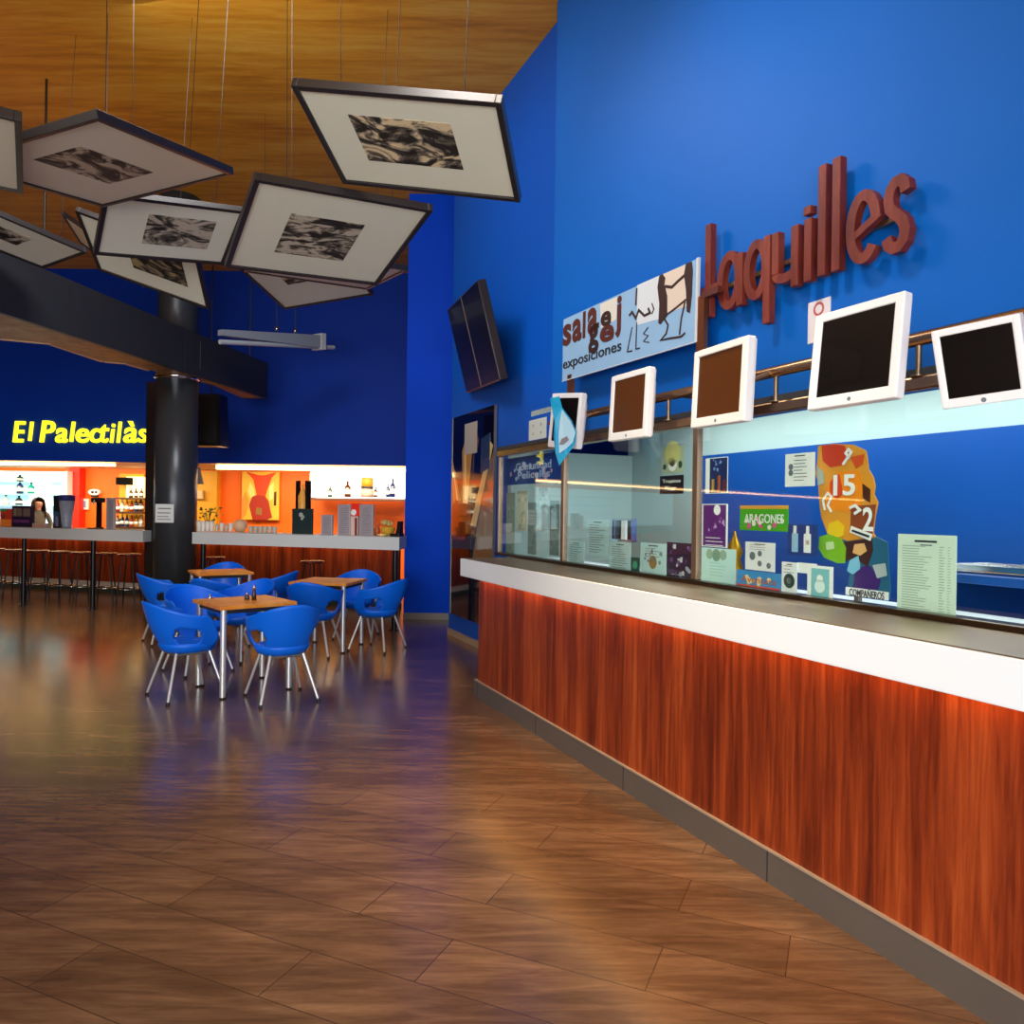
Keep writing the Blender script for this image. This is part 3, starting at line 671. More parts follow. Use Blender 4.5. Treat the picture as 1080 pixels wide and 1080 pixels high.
def f_e(b):
    cx, cz, rx, rz = ell(b, 898.5, 936, 202, 279, 8, 318, closed=False); b.stroke([(cx - rx, cz - .04), (cx + rx + .02, cz + .035)], SW * .7, D0 + .003, D1 - .003)
def f_s(b):
    x0 = LP(937, 230)[0] + SW / 2; x1 = LP(967, 230)[0] - SW / 2; z1 = LP(952, 187)[1] - SW / 2; z0 = LP(952, 268)[1] + SW / 2
    pts = [(1, .80), (.92, .93), (.7, 1), (.42, .99), (.18, .9), (.08, .76), (.16, .62), (.38, .53), (.64, .46), (.88, .36), (1, .22), (.9, .08), (.66, 0), (.36, 0), (.12, .06), (0, .18)]
    b.stroke([(x0 + (x1 - x0) * u, z0 + (z1 - z0) * v) for u, v in pts], SW, D0 + .002, D1 - .002)
for f, ch in ((f_t, 't'), (f_a, 'a'), (f_q, 'q'), (f_u, 'u'), (f_i, 'i'), (f_l, 'l'), (f_l2, 'l'), (f_e, 'e'), (f_s, 's')): letter(f, ch)
z = LP(850, 268)[1]; x0 = LP(752, 290)[0]; x1 = LP(955, 230)[0]
B(LF).box(x0, x1, z - .012, z + .012, -.03, -.001).obj('mounting_rail', STEEL, tq)
for px in (760, 850, 945): x = LP(px, 260)[0]; B(LF).box(x - .01, x + .01, z - .012, z + .012, -.05, -.03).obj('wall_fixing', STEEL, tq)

# small things on the walls
def wallbox(name, label, cat, xl, xr, yt, yb, s, th, m, design=None):
    t0 = st(xl, 540, s)[0]; t1 = st(xr, 540, s)[0]; xm = (xl + xr) / 2; z1 = st(xm, yt, s)[1]; z0 = st(xm, yb, s)[1]
    b = B(wall_frame(s, t0, z0)); b.use(m).box(0, t0 - t1, 0, z1 - z0, -th, 0, .003)
    if design: design(b, t0 - t1, z1 - z0)
    return b.obj(name, None, label=label, cat=cat)
wallbox('wall_notice', 'small white notice with a ring symbol behind the largest monitor', 'notice', 849, 872.5, 317, 361, 2.975, .012, F_((226, 220, 224)), lambda b, W, Hh: b.use(F_((190, 90, 90))).stroke([(W * .5 + W * .2 * math.cos(a * PI / 8), Hh * .78 + W * .2 * math.sin(a * PI / 8)) for a in range(16)], .012, 0, .001, True))
wallbox('wall_switch', 'white switch plate on the blue wall beside the glass screen', 'switch plate', 556.5, 575, 442, 463.5, 3.098, .015, F_((206, 214, 206)),
        lambda b, W, Hh: [b.use(F_((160, 120, 90))).box(W * x - .008, W * x + .008, Hh * y - .012, Hh * y + .012, 0, .002) for x in (.25, .7) for y in (.3, .7)])

# pair of tilted screens high on the side wall
F, wd, h = quad_fit(((492, 415), (527, 400.8), (503, 295.3), (471.4, 326.8)), centre_depth=8.0)
th = thing('screen_pair', 'pair of tall dark screens tilted out high on the blue side wall', 'screens', F)
B(F).box(-wd / 2, wd / 2, -h / 2, h / 2, -.09, -.004, .006).obj('housing', mat('dark_bronze_plastic', (40, 30, 28), .35), th)
B(F).box(-wd / 2 + .015, -.012, -h / 2 + .015, h / 2 - .015, -.004, 0).obj('screen', SCREEN, th)
B(F).box(.012, wd / 2 - .015, -h / 2 + .015, h / 2 - .015, -.004, 0).obj('screen', SCREEN, th)
B(F).box(-.01, .01, -h / 2, h / 2, -.004, .003).obj('divider', mat('thin_grey', (110, 96, 90), .4), th)
bp = F @ V((0, 0, -.09)); wp = NV * 3.09 + DV * (bp.dot(DV)); wp.z = bp.z
B().tube(bp, wp, .03, 10).tube(bp + V((0, 0, .2)), wp + V((0, 0, .1)), .015, 8).obj('wall_arm', BLACK, th)

# tall glossy poster panel on the side wall
PS_ = 3.06
t0 = st(476.5, 540, PS_)[0]; t1 = st(520, 540, PS_)[0]; z1 = st(498, 434.5, PS_)[1]; z0 = st(489, 652, PS_)[1]
F = wall_frame(PS_, t0, z0); W = t0 - t1; Hh = z1 - z0
pp = thing('wall_poster', 'tall glossy dark poster panel with golden light beams on the side wall', 'poster', F)
GLOSSN = mat('glossy_night_print', (10, 14, 40), .06, spec=1, coat=1)
B(F).box(0, W, 0, Hh, -.03, 0).obj('board', GLOSSN, pp)
b = B(F).use(mat('steel_thin', (150, 140, 130), .3, .8)).box(-.008, 0, 0, Hh, -.03, .004).box(W, W + .008, 0, Hh, -.03, .004); b.obj('edge_strip', None, pp)
GO = mat('golden_print', (206, 150, 50), .12, spec=1, coat=1); GO2 = mat('pale_gold_print', (246, 216, 140), .12, coat=1); BRP = mat('brown_print', (60, 26, 12), .1, coat=1); GYP = mat('grey_print', (140, 116, 80), .1, coat=1)
b = B(F)
def fpoly(pts, m, z): b.use(m).prism([(W * x, Hh * y) for x, y in pts], 0, z)
fpoly([(0, .30), (.5, .30), (.55, .8), (0, .68)], BRP, .001)
fpoly([(.55, .30), (1, .28), (1, .80), (.85, .70)], GYP, .0013)
fpoly([(.04, .56), (.0, .73), (.0, .78), (.22, .6), (.25, .54)], GO, .002); fpoly([(.3, .55), (.26, .82), (.32, .86), (.5, .8), (.42, .56)], GO, .002)
fpoly([(.5, .46), (.92, .84), (.98, .82), (.62, .45)], GO2, .0025); fpoly([(.34, .58), (.31, .82), (.36, .82), (.38, .58)], GO2, .0026); fpoly([(.02, .74), (.0, .76), (.18, .58), (.14, .57)], GO2, .0026)
fpoly([(.0, .38), (.35, .38), (.52, .48), (.4, .56), (.1, .58), (.0, .54)], mat('rust_print', (150, 60, 20), .12, coat=1), .0028)
fpoly([(.32, .8), (.62, .8), (.62, .95), (.32, .95)], mat('pale_print', (206, 196, 180), .15, coat=1), .003); scatter(8, [F_((120, 70, 50)), F_((60, 40, 40))], .36, .58, .82, .93, .1, 2)(b, W, Hh)
fpoly([(.72, .7), (.92, .72), (.92, .88), (.72, .86)], mat('slate_print', (40, 66, 110), .15, coat=1), .003)
b.obj('print', None, pp)

# ================================================================== COLUMN, BEAM
cp = on_z(181.5, 644, 0); CX, CY = on_y(185, 540, 10.95).x, 10.95
col = thing('column', 'tall round graphite metal column carrying the grey beam', 'column', at(CX, CY))
B(at(CX, CY)).lathe([(.29, 0), (.29, 3.42)], n=40).obj('lower_shaft', COLUMN, col)
B(at(CX, CY)).lathe([(.27, 3.42), (.27, H)], n=40).obj('upper_shaft', COLUMN, col)
B(at(CX, CY)).lathe([(.31, 3.36), (.31, 3.42)], n=40).obj('collar', CHROME, col)
nM = at(CX + .0, CY - .292) @ Matrix.Translation((-.02, 0, on_y(180, 541.5, 10.65).z))
B(nM).use(PAPER).box(-.13, .13, -.008, .0, -.13, .13).use(INK).box(-.09, .09, -.009, -.008, .06, .075).box(-.1, .08, -.009, -.008, .0, .012).box(-.1, .06, -.009, -.008, -.05, -.04).box(-.1, .09, -.009, -.008, -.09, -.08).obj('notice', None, label='small pale notice taped to the round graphite column', cat='notice')
pr = on_y(158, 540, 11.0).x
B().box(pr - .08, pr + .10, 11.0, 11.35, 0, 3.35, .02).obj('pier', mat('brown_black_metal', (46, 34, 30), .3, .4), label='dark square pier standing close behind the round column', cat='pier')
zt, zb = 4.0, 3.40
def bx_(px, z, Y): return on_y(px, 540, Y).x
A_ = V((-.675 * 7.4, 7.4, 0)); C_ = V((-.325 * 12.9, 12.9, 0)); u_ = (C_ - A_).normalized(); A0_ = A_ - u_ * 4.0
n_ = V((-u_.y, u_.x, 0))
bm_ = thing('beam', 'dark grey suspended beam with timber underside running past the round column', 'beam', Matrix.Translation((A_ + C_) / 2 + V((0, 0, zb))))
def seg(a, c, w0, w1, z0, z1, name, m, lab=None):
    b = B(); f = [a + n_ * w0, c + n_ * w0, c + n_ * w1, a + n_ * w1]
    b.hull([V((p.x, p.y, z0)) for p in f], [V((p.x, p.y, z1)) for p in f]); return b.obj(name, m, bm_, label=lab)
J1 = A_ + u_ * .9; J2 = A_ + (C_ - A_) * .56
for a, c in ((A0_, J1 - u_ * .006), (J1 + u_ * .006, J2 - u_ * .006), (J2 + u_ * .006, C_)): seg(a, c, 0, .06, zb, zt, 'fascia', DARK)
# timber underside with an angled far edge
far = [on_z(x, y, zb) for x, y in ((0, 358), (53, 363), (110, 382), (133, 384), (158, 391))]
near = [A0_ + n_ * .06, C_ + n_ * .06]
poly = [near[0], near[1], C_ + n_ * .45] + [on_z(225, 407, zb)] + far[::-1] + [far[0] - u_ * 3.0]
b = B(); b.hull([V((p.x, p.y, zb + .01)) for p in poly], [V((p.x, p.y, zb + .05)) for p in poly]); b.obj('timber_soffit', mat_wood('soffit_timber', [(.34, (120, 84, 44)), (.5, (168, 120, 66)), (.66, (196, 150, 96))], (3, 3, 1), .5, 2), bm_)
b = B()
for p, q in zip(far, far[1:]):
    d = (q - p).normalized(); m_ = V((-d.y, d.x, 0))
    b.hull([V((k.x, k.y, zb - .0)) for k in (p, q, q + m_ * .05, p + m_ * .05)], [V((k.x, k.y, zb + .1)) for k in (p, q, q + m_ * .05, p + m_ * .05)])
b.obj('edge_strip', mat('pale_timber', (226, 180, 140), .5), bm_)
sh = B(); e1 = C_ + n_ * .06; e2 = C_ + n_ * .45
sh.hull([V((k.x, k.y, zb)) for k in (C_ - u_ * .02, C_, e2, e2 - u_ * .02)], [V((k.x, k.y, zt)) for k in (C_ - u_ * .02, C_, e2, e2 - u_ * .02)]); sh.obj('end_plate', DARK, bm_)
for t in (.1, .5, .9):
    p = A_ + (C_ - A_) * t + n_ * .03
    if t != .5: B().tube((p.x, p.y, zt), (p.x, p.y, H), .012, 8).obj('hanger', BLACK, bm_)
cpn = A_ + u_ * (V((CX, CY, 0)) - A_).dot(u_)
B().box(CX - .2, cpn.x + .0, CY - .1, CY + .1, zb + .1, zt - .1).obj('bracket', DARK, bm_)

# black loudspeaker under the beam
p = on_y(222, 444, 12.6)
ls = thing('loudspeaker', 'black loudspeaker box hanging right of the round column', 'loudspeaker', Matrix.Translation(p))
h = 54 / 800 * 12.6
B(Matrix.Translation(p)).hull([V((-.26, -.18, -h / 2)), V((.24, -.18, -h / 2)), V((.24, .2, -h / 2)), V((-.26, .2, -h / 2))], [V((-.26, -.18, h / 2)), V((.2, -.18, h / 2)), V((.2, .2, h / 2)), V((-.26, .2, h / 2))]).obj('cabinet', BLACK, ls)
B(Matrix.Translation(p)).box(-.22, .18, -.188, -.18, -h / 2 + .04, h / 2 - .04).obj('grille', mat('black_mesh', (26, 24, 26), .8), ls)
B().tube((p.x, p.y, p.z + h / 2), (p.x, p.y, H), .012, 8).obj('hanging_rod', BLACK, ls)
# pale hanging housing
a = on_y(232, 350, 10.6); c = on_y(334, 360.5, 12.2)
sc_ = thing('screen_housing', 'slim pale housing hanging in front of the deep blue wall', 'housing', Matrix.Translation((a + c) / 2))
d = (c - a).normalized(); side = V((d.y, -d.x, 0)) * .09
hz = V((0, 0, .10))
B().hull([a + side * .5 - hz * .5, a - side * .5 - hz * .5, a - side * .5 + hz * .3, a + side * .5 + hz * .3], [c + side - hz, c - side - hz, c - side + hz, c + side + hz]).obj('tube_case', mat('pale_grey_blue', (150, 160, 176), .4), sc_)
B().hull([c + side * 1.2 - hz * 1.3, c - side * 1.2 - hz * 1.3, c - side * 1.2 + hz * 1.3, c + side * 1.2 + hz * 1.3], [k + d * .1 for k in (c + side * 1.2 - hz * 1.3, c - side * 1.2 - hz * 1.3, c - side * 1.2 + hz * 1.3, c + side * 1.2 + hz * 1.3)]).obj('end_cap', F_((214, 220, 224)), sc_)
e = on_y(352, 366.5, 12.5); a2 = a + V((0, 0, -.14)) ; B().tube(a2, e, .035, 10).obj('bottom_bar', F_((190, 200, 210)), sc_)
for t in (.55, .75):
    k = a + (c - a) * t; B().tube(k + hz, V((k.x, k.y, H)), .008, 6).obj('hanging_wire', BLACK, sc_); B().lathe([(.03, 0), (.03, .06)], k + hz, 10).obj('wire_clamp', CHROME, sc_)

# ================================================================== HANGING FRAMED PRINTS
FRAME = mat('graphite_frame', (52, 48, 48), .35, .3); MOUNT = mat('cream_mount', (232, 234, 216), .6, var=.02, vscale=3); BACKB = mat('frame_backing', (120, 96, 70), .7)
def framed(pose, label, seed, pic=(.3, .7, .3, .7), cream=(196, 188, 168), k=.032):
    c_, x_, y_, wd, h = pose; x_ = V(x_).normalized(); y_ = V(y_); z_ = x_.cross(y_).normalized(); F = FR(V(c_), x_, z_.cross(x_), z_)
    th = thing('framed_print', label, 'framed print', F, 'framed prints hanging under the ceiling')
    a, c, lo, hi = -wd / 2, wd / 2, -h / 2, h / 2
    b = B(F); b.box(a, a + k, lo, hi, -.05, 0, .003).box(c - k, c, lo, hi, -.05, 0, .003).box(a + k, c - k, hi - k, hi, -.05, 0, .003).box(a + k, c - k, lo, lo + k, -.05, 0, .003)
    b.obj('frame', FRAME, th)
    B(F).box(a + k, c - k, lo + k, hi - k, -.02, -.012).obj('mount', MOUNT, th)
    B(F).box(a + k * .5, c - k * .5, lo + k * .5, hi - k * .5, -.045, -.021).obj('backing', BACKB, th)
    x0, x1, y0, y1 = a + wd * pic[0], a + wd * pic[1], lo + h * pic[2], lo + h * pic[3]
    B(F).box(x0, x1, y0, y1, -.012, -.0105).obj('print', mat_print('print_%d' % seed, seed, light=cream), th, label='dark ink print of a mottled scene')
    for sx in (-.3, .3):
        p = F @ V((wd * sx, hi * .7, -.05)); B().tube(p, (p.x + sx * .2, p.y + .1, H), .0022, 6).obj('wire', BLACK, th)
    return th
p0 = on_z(24.6, 205, 3.45); p1 = on_z(23, 128, 3.45); y_ = (p1 - p0).normalized(); x_ = V((-y_.y, y_.x, 0)); x_ = V((x_.x, x_.y, .0)).normalized()
if x_.x < 0: x_ = -x_
framed(((p0 + p1) / 2 - x_ * .6, x_, y_, 1.2, (p1 - p0).length * 1.0), 'framed print at the far left edge with only its pale mount showing', 1)
framed(((-2.529,4.612,3.576),(0.294,0.943,0.157),(0.947,-0.309,0.084),1.10,1.10), 'tilted framed print second from the left along the top, with a lizard-like blot', 2, (.22, .72, .34, .66))
framed(((-2.720,5.966,3.684),(0.786,0.605,0.126),(0.530,-0.765,0.366),1.00,0.70), 'framed print left of the big middle one, in front of the column top', 3, (.32, .82, .26, .76))
framed(((-1.269,5.046,3.319),(0.870,0.491,0.043),(0.476,-0.860,0.185),1.10,1.10), 'big framed print in the middle with a dark bird-like shape', 4, (.25, .68, .26, .72))
framed(((-0.564,4.105,3.491),(0.972,-0.171,-0.160),(-0.132,-0.965,0.227),1.10,0.77), 'framed print at upper right with picture in cream and black', 5, (.22, .73, .30, .76), (226, 206, 166))
framed(((-3.424,7.020,3.788),(0.946,0.075,-0.315),(0.205,-0.890,0.407),1.10,0.77), 'framed print with brownish picture hanging right above the grey beam', 6, (.36, .84, .3, .9), (170, 150, 100))
framed(((-5.272,9.720,4.784),(0.821,0.095,-0.563),(0.227,-0.959,0.170),1.00,0.70), 'small far framed print almost hidden between larger ones', 7)
framed(((-4.617,6.942,3.960),(0.461,0.882,-0.100),(0.887,-0.455,0.081),1.00,0.70), 'framed print at the left just above the grey beam', 8, (.2, .6, .35, .7))
framed(((-2.369,8.679,4.127),(0.957,-0.278,0.084),(-0.290,-0.921,0.261),1.20,0.90), 'lowest framed print, under the big middle one, a thin dark picture corner showing', 9, (.28, .72, .5, .9))
framed(((-1.746,6.880,3.686),(0.886,0.463,0.007),(0.461,-0.881,-0.112),1.20,1.20), 'framed print seen nearly edge on just below the big middle one', 10)

# ================================================================== TABLES AND CHAIRS
LEGM = mat('aluminium_leg', (222, 226, 230), .3, .6)
def make_table(M, side, label):
    t = thing('cafe_table', label, 'table', M, 'square cafe tables')
    B(M).box(-side / 2, side / 2, -side / 2, side / 2, .715, .745, .004).obj('tabletop', TABLE_TOP, t)
    for sx in (-1, 1):
        for sy in (-1, 1):
            x, y = sx * (side / 2 - .045), sy * (side / 2 - .045)
            lg = B(M).tube((x, y, .012), (x, y, .715), .024, 16).obj('leg', LEGM, t)
            B(M).lathe([(.02, 0), (.025, .004), (.025, .014)], (x, y, 0), 14).obj('foot', BLACK, lg)
    k = side / 2 - .045
    B(M).box(-k, k, -k - .01, -k + .01, .68, .715).box(-k, k, k - .01, k + .01, .68, .715).box(-k - .01, -k + .01, -k, k, .68, .715).box(k - .01, k + .01, -k, k, .68, .715).obj('apron_frame', mat('dark_frame_metal', (60, 58, 58), .4, .6), t)
    return t
t1 = make_table(at(-2.27, 6.47, 0, math.radians(41)), .65, 'square timber cafe table nearest the camera with small shakers on it')
t2 = make_table(at(-2.02, 8.42, 0, math.radians(-9)), .65, 'square timber cafe table closest to the ticket counter')
t3 = make_table(at(-3.62, 9.45, 0, math.radians(32)), .66, 'farthest square timber cafe table, beside the round column')

def make_chair(M, label):
    t = thing('tub_chair', label, 'chair', M, 'blue tub chairs around the cafe tables')
    NT, NV_ = 72, 16; TH = 128
    vs = []; fs = []
    def rim(a):
        k = min(1, abs(a) / 95); k = k * k * (3 - 2 * k); z = .79 - .11 * k
        e = max(0, (abs(a) - 100) / (TH - 100)); return z - .20 * e ** 1.6
    for i in range(NT + 1):
        a = -TH + 2 * TH * i / NT; ar = math.radians(a)
        for j in range(NV_ + 1):
            v = j / NV_; z = .385 + (rim(a) - .385) * v
            r = .215 + .075 * (v ** .8) * (1 - .25 * abs(a) / TH) - .06 * (1 - v) ** 3
            bk_ = .05 * v * max(0, math.cos(ar))
            x = math.sin(ar) * r * 1.03; y = -math.cos(ar) * (r + bk_)
            vs.append((x, y, z))
    for i in range(NT):
        a = -TH + 2 * TH * (i + .5) / NT
        for j in range(NV_):
            v = (j + .5) / NV_
            if ((abs(a) - 72) / 25) ** 2 + ((v - .38) / .27) ** 2 < 1: continue
            p = i * (NV_ + 1) + j; fs.append((p, p + NV_ + 1, p + NV_ + 2, p + 1))
    b = B(M); b.smooth = True; b.add(vs, fs, True); sh = b.obj('shell', CHAIR, t)
    s = sh.modifiers.new('thickness', 'SOLIDIFY'); s.thickness = .014; s.offset = 0
    # seat dish joined under the shell
    ring = []; b = B(M); vs = []; fs = []; n = 36; prof = [(0, .425), (.08, .427), (.15, .437), (.19, .452), (.212, .45), (.213, .425), (.19, .385), (.12, .36), (0, .352)]
    for r, z in prof[1:-1]:
        for i in range(n):
            q = 2 * PI * i / n; fy = 1.1 if math.sin(q) > 0 else 1.0
            vs.append((r * 1.02 * math.cos(q), r * fy * math.sin(q), z - (.012 if math.sin(q) > .6 else 0)))
    k = len(prof) - 2
    for a in range(k - 1):
        for i in range(n): j = (i + 1) % n; fs.append((a * n + i, a * n + j, (a + 1) * n + j, (a + 1) * n + i))
    fs.append(list(range(n))); fs.append([(k - 1) * n + i for i in range(n)])
    b.add(vs, fs, True); b.obj('seat', CHAIR, t)
    for sx in (-1, 1):
        for sy in (-1, 1):
            lg = B(M).tube((sx * .13, sy * .13, .375), (sx * .225, sy * .225, .02), .013, 12, .011).obj('leg', LEGM, t)
            B(M).tube((sx * .2245, sy * .2245, .022), (sx * .23, sy * .23, 0), .014, 12).obj('rubber_foot', BLACK, lg)
    B(M).box(-.14, .14, -.14, .14, .352, .372, .004).obj('underframe', mat('grey_casting', (120, 122, 126), .4, .6), t)
    return t
def face(x, y, fx, fy): return at(x, y, 0, math.atan2(-fx, fy))
ch = None
for (x, y, fx, fy, l) in (
    (-2.63, 6.17, .72, .70, 'blue tub chair in front at left, back to the camera, pushed under nearest table'),
    (-1.84, 6.12, -.55, .83, 'blue tub chair in front at right, its rounded back turned to the camera'),
    (-3.88, 8.62, .8, .6, 'blue tub chair left of the others, next to the foot of the round column'),
    (-3.17, 8.25, .25, .97, 'blue tub chair whose arched back shows over the left corner of the nearest table'),
    (-2.92, 7.10, .75, -.66, 'blue tub chair on the far left side of the nearest table, behind its left corner'),
    (-2.90, 9.12, -.95, .1, 'blue tub chair right of the farthest table, its slanted rim rising to the right'),
    (-2.74, 7.74, -.45, -.9, 'blue tub chair between the nearest table and the one closest to the ticket counter'),
    (-2.06, 8.0, .1, .99, 'blue tub chair pushed under the camera side of the table closest to the ticket counter'),
    (-1.46, 8.35, -.93, .37, 'blue tub chair at the right end of the group, back toward the ticket counter'),
    (-1.86, 9.15, .0, -1, 'blue tub chair behind the table closest to the ticket counter, only its rim visible'),
    (-3.86, 10.15, .15, -1, 'blue tub chair behind the farthest table, only its top rim visible')):
    M = face(x, y, fx, fy)
    if ch is None: ch = make_chair(M, l)
    else: dup(ch, M, l)
# shakers and small things on the front table
def on_table(px, py): p = on_z(px, py, .745); return p
p = on_table(272.5, 632)
def shaker(p, h, r, m, label):
    M = Matrix.Translation(p); t = thing('shaker', label, 'shaker', M, 'condiment shakers on the nearest table')
    B(M).lathe([(r, 0), (r * .95, h * .35), (r * .6, h * .6), (r * .75, h * .72)], n=14).obj('body', m, t)
    B(M).lathe([(r * .76, h * .72), (r * .7, h * .9), (r * .2, h)], n=14).obj('cap', CHROME, t)
shaker(V((-2.2, 6.50, .745)), .13, .02, mat('dark_wood_gloss', (70, 40, 24), .3), 'taller dark shaker at the middle of the nearest table')
shaker(V((-2.27, 6.53, .745)), .06, .022, mat('smoky_glass', (70, 60, 54), .15), 'short squat shaker left of the taller one')
B(Matrix.Translation(V((-2.6, 6.56, .745)))).lathe([(.03, 0), (.035, .008), (.012, .012), (.010, .035), (.004, .04)], n=14).obj('bell', CHROME, label='tiny metal dish near the left corner of the nearest table', cat='dish')

# ================================================================== THE BAR
OB = on_y(421.5, 540, 9.5); OB.z = 0; LB = V((-7.83, 11.6, 0)); ub = (OB - LB).normalized(); nb = V((-ub.y, ub.x, 0))
BF = FR(OB, ub, nb, V((0, 0, 1)))       # local x along the bar (negative to the left), y away from the camera
def bar_a(px, dep):                      # bar coordinate a where pixel column px meets depth dep
    r = ray(px, 540); r = V((r.x, r.y, 0)); o = OB + nb * dep
    # EYE + k r = o + ub a
    det = r.x * (-ub.y) + ub.x * r.y
    a = (r.x * o.y - r.y * o.x) / (-(r.x * ub.y) + r.y * ub.x) if False else None
    M2 = Matrix(((r.x, -ub.x), (r.y, -ub.y))); s = M2.inverted() @ V((o.x, o.y)); return s[1]
ZS0, ZS1 = 1.03, 1.19
aL = bar_a(151, 0); aR = bar_a(203, 0)
lg_ = thing('bar_ledge', 'grey bar ledge on thin black posts left of the round column', 'bar ledge', BF @ Matrix.Translation((aL - 3, .3, 0)))
kx = nb.x * .6 / ub.x
B(BF).prism([(-15, 0), (aL, 0), (aL - kx, .6), (-15, .6)], ZS0, ZS1).obj('slab', BARSLAB, lg_)
for px in (26, 99): a = bar_a(px, .14); B(BF).tube((a, .14, 0), (a, .14, ZS0), .035, 16).lathe([(.07, 0), (.07, .012)], (a, .14, 0), 16).obj('post', mat('black_metal', (20, 24, 32), .3, .4), lg_)
for a in (-11.5, -9.3): B(BF).tube((a, .14, 0), (a, .14, ZS0), .035, 16).obj('post', MATS['black_metal'], lg_)
lg2 = thing('bar_ledge', 'grey bar ledge between the round column and the bright blue wall corner', 'bar ledge', BF @ Matrix.Translation((aR / 2, .3, 0)))
B(BF).prism([(aR, 0), (0, 0), (-kx, .6), (aR - kx, .6)], ZS0, ZS1).obj('slab', BARSLAB, lg2)
for px in (417.5, 215): a = bar_a(px, .14); B(BF).tube((a, .14, 0), (a, .14, ZS0), .035, 16).lathe([(.07, 0), (.07, .012)], (a, .14, 0), 16).obj('post', MATS['black_metal'], lg2)
bc = thing('bar_counter', 'long bar counter with glowing red timber front behind the ledge', 'bar counter', BF @ Matrix.Translation((-5, 2, 0)))
aE = -.97
B(BF).box(-15, aE, 1.95, 2.0, .2, 1.03).obj('front_panel', PANEL, bc)
B(BF).box(-15, aE, 1.80, 2.6, 1.06, 1.1).obj('worktop', BARSLAB, bc)
B(BF).box(-15, aE, 1.97, 2.02, .1, .2).obj('foot_strip', mat('pale_strip', (220, 206, 190), .4), bc)
B(BF).box(-15, aE, 1.99, 2.05, 0, .1).obj('plinth', mat('green_grey', (60, 72, 64), .4), bc)
B(BF).box(-15, aE, 1.86, 1.9, 1.04, 1.06).obj('light_strip', LED_O, bc, label='glowing orange light strip')
# bar stools
def make_stool(M, label):
    t = thing('bar_stool', label, 'stool', M, 'dark bar stools along the bar')
    B(M).lathe([(.15, .76), (.17, .775), (.17, .79), (.15, .80)], n=24).obj('seat', mat('red_brown_seat', (120, 40, 30), .18, spec=.9), t)
    for k in range(4):
        q = PI / 4 + k * PI / 2; c, s = math.cos(q), math.sin(q)
        B(M).tube((.1 * c, .1 * s, .77), (.2 * c, .2 * s, 0), .011, 8).obj('leg', MATS['black_metal'], t)
    pts = [(.175 * math.cos(2 * PI * i / 20), .175 * math.sin(2 * PI * i / 20), .25) for i in range(21)]
    B(M).path(pts, .008, 6).obj('foot_ring', CHROME, t)
    return t
st0 = None
lab = ('at the left edge of the picture', 'left of the leftmost black post', 'just right of the leftmost black post', 'third along, in the middle between both black posts', 'left of the black post nearest the column', 'right of the black post nearest the column',
       'closest to the dark pier', 'just right of the round column', 'in the shade under the right part of the bar')
for px, l, dep in zip((-6, 18, 41, 64, 88, 112, 137, 226, 330), lab, (.8, .8, .8, .8, .8, .8, .8, .8, .8)):
    a = bar_a(px, dep); M = BF @ Matrix.Translation((a, dep, 0)) @ Matrix.Rotation(px * .37, 4, 'Z'); L_ = 'dark bar stool ' + l
    if st0 is None: st0 = make_stool(M, L_)
    else: dup(st0, M, L_)

# cove lights under the blue wall
xl = on_y(123, 494, 14.6).x
B().box(-33.9, xl, 14.5, 14.56, 2.30, 2.35).obj('cove_light', LED, label='long thin warm cove light above the left part of the bar', cat='light strip')
xr0 = on_y(230, 494, 14.6).x; xr1 = pl - .02
B().box(xr0, xr1, 14.5, 14.56, 2.27, 2.35).obj('cove_light', LED, label='thicker warm cove light right of the round column', cat='light strip')

# back wall of the bar
BY = 16.9
def wp(px, py, Y=BY): return on_y(px, py, Y)
def wallrect(name, m, x0, y0, x1, y1, Y0, Y1, parent=None, **kw):
    a = wp(x0, y1, Y0); c = wp(x1, y0, Y0); return B().box(a.x, c.x, Y0, Y1, a.z, c.z).obj(name, m, parent, **kw)
def bottle(M, h, r, m, label, group, cap=True):
    t = thing('bottle', label, 'bottle', M, group)
    B(M).lathe([(r * .92, 0), (r, h * .03), (r, h * .55), (r * .85, h * .64), (r * .35, h * .76), (r * .32, h * .93)], n=12).obj('glass_body', m, t)
    B(M).lathe([(r * .36, h * .92), (r * .36, h)], n=10).obj('cap', BLACK, t)
    B(M).lathe([(r * 1.02, h * .18), (r * 1.02, h * .44)], n=12).obj('paper_label', PAPER, t)
    return t
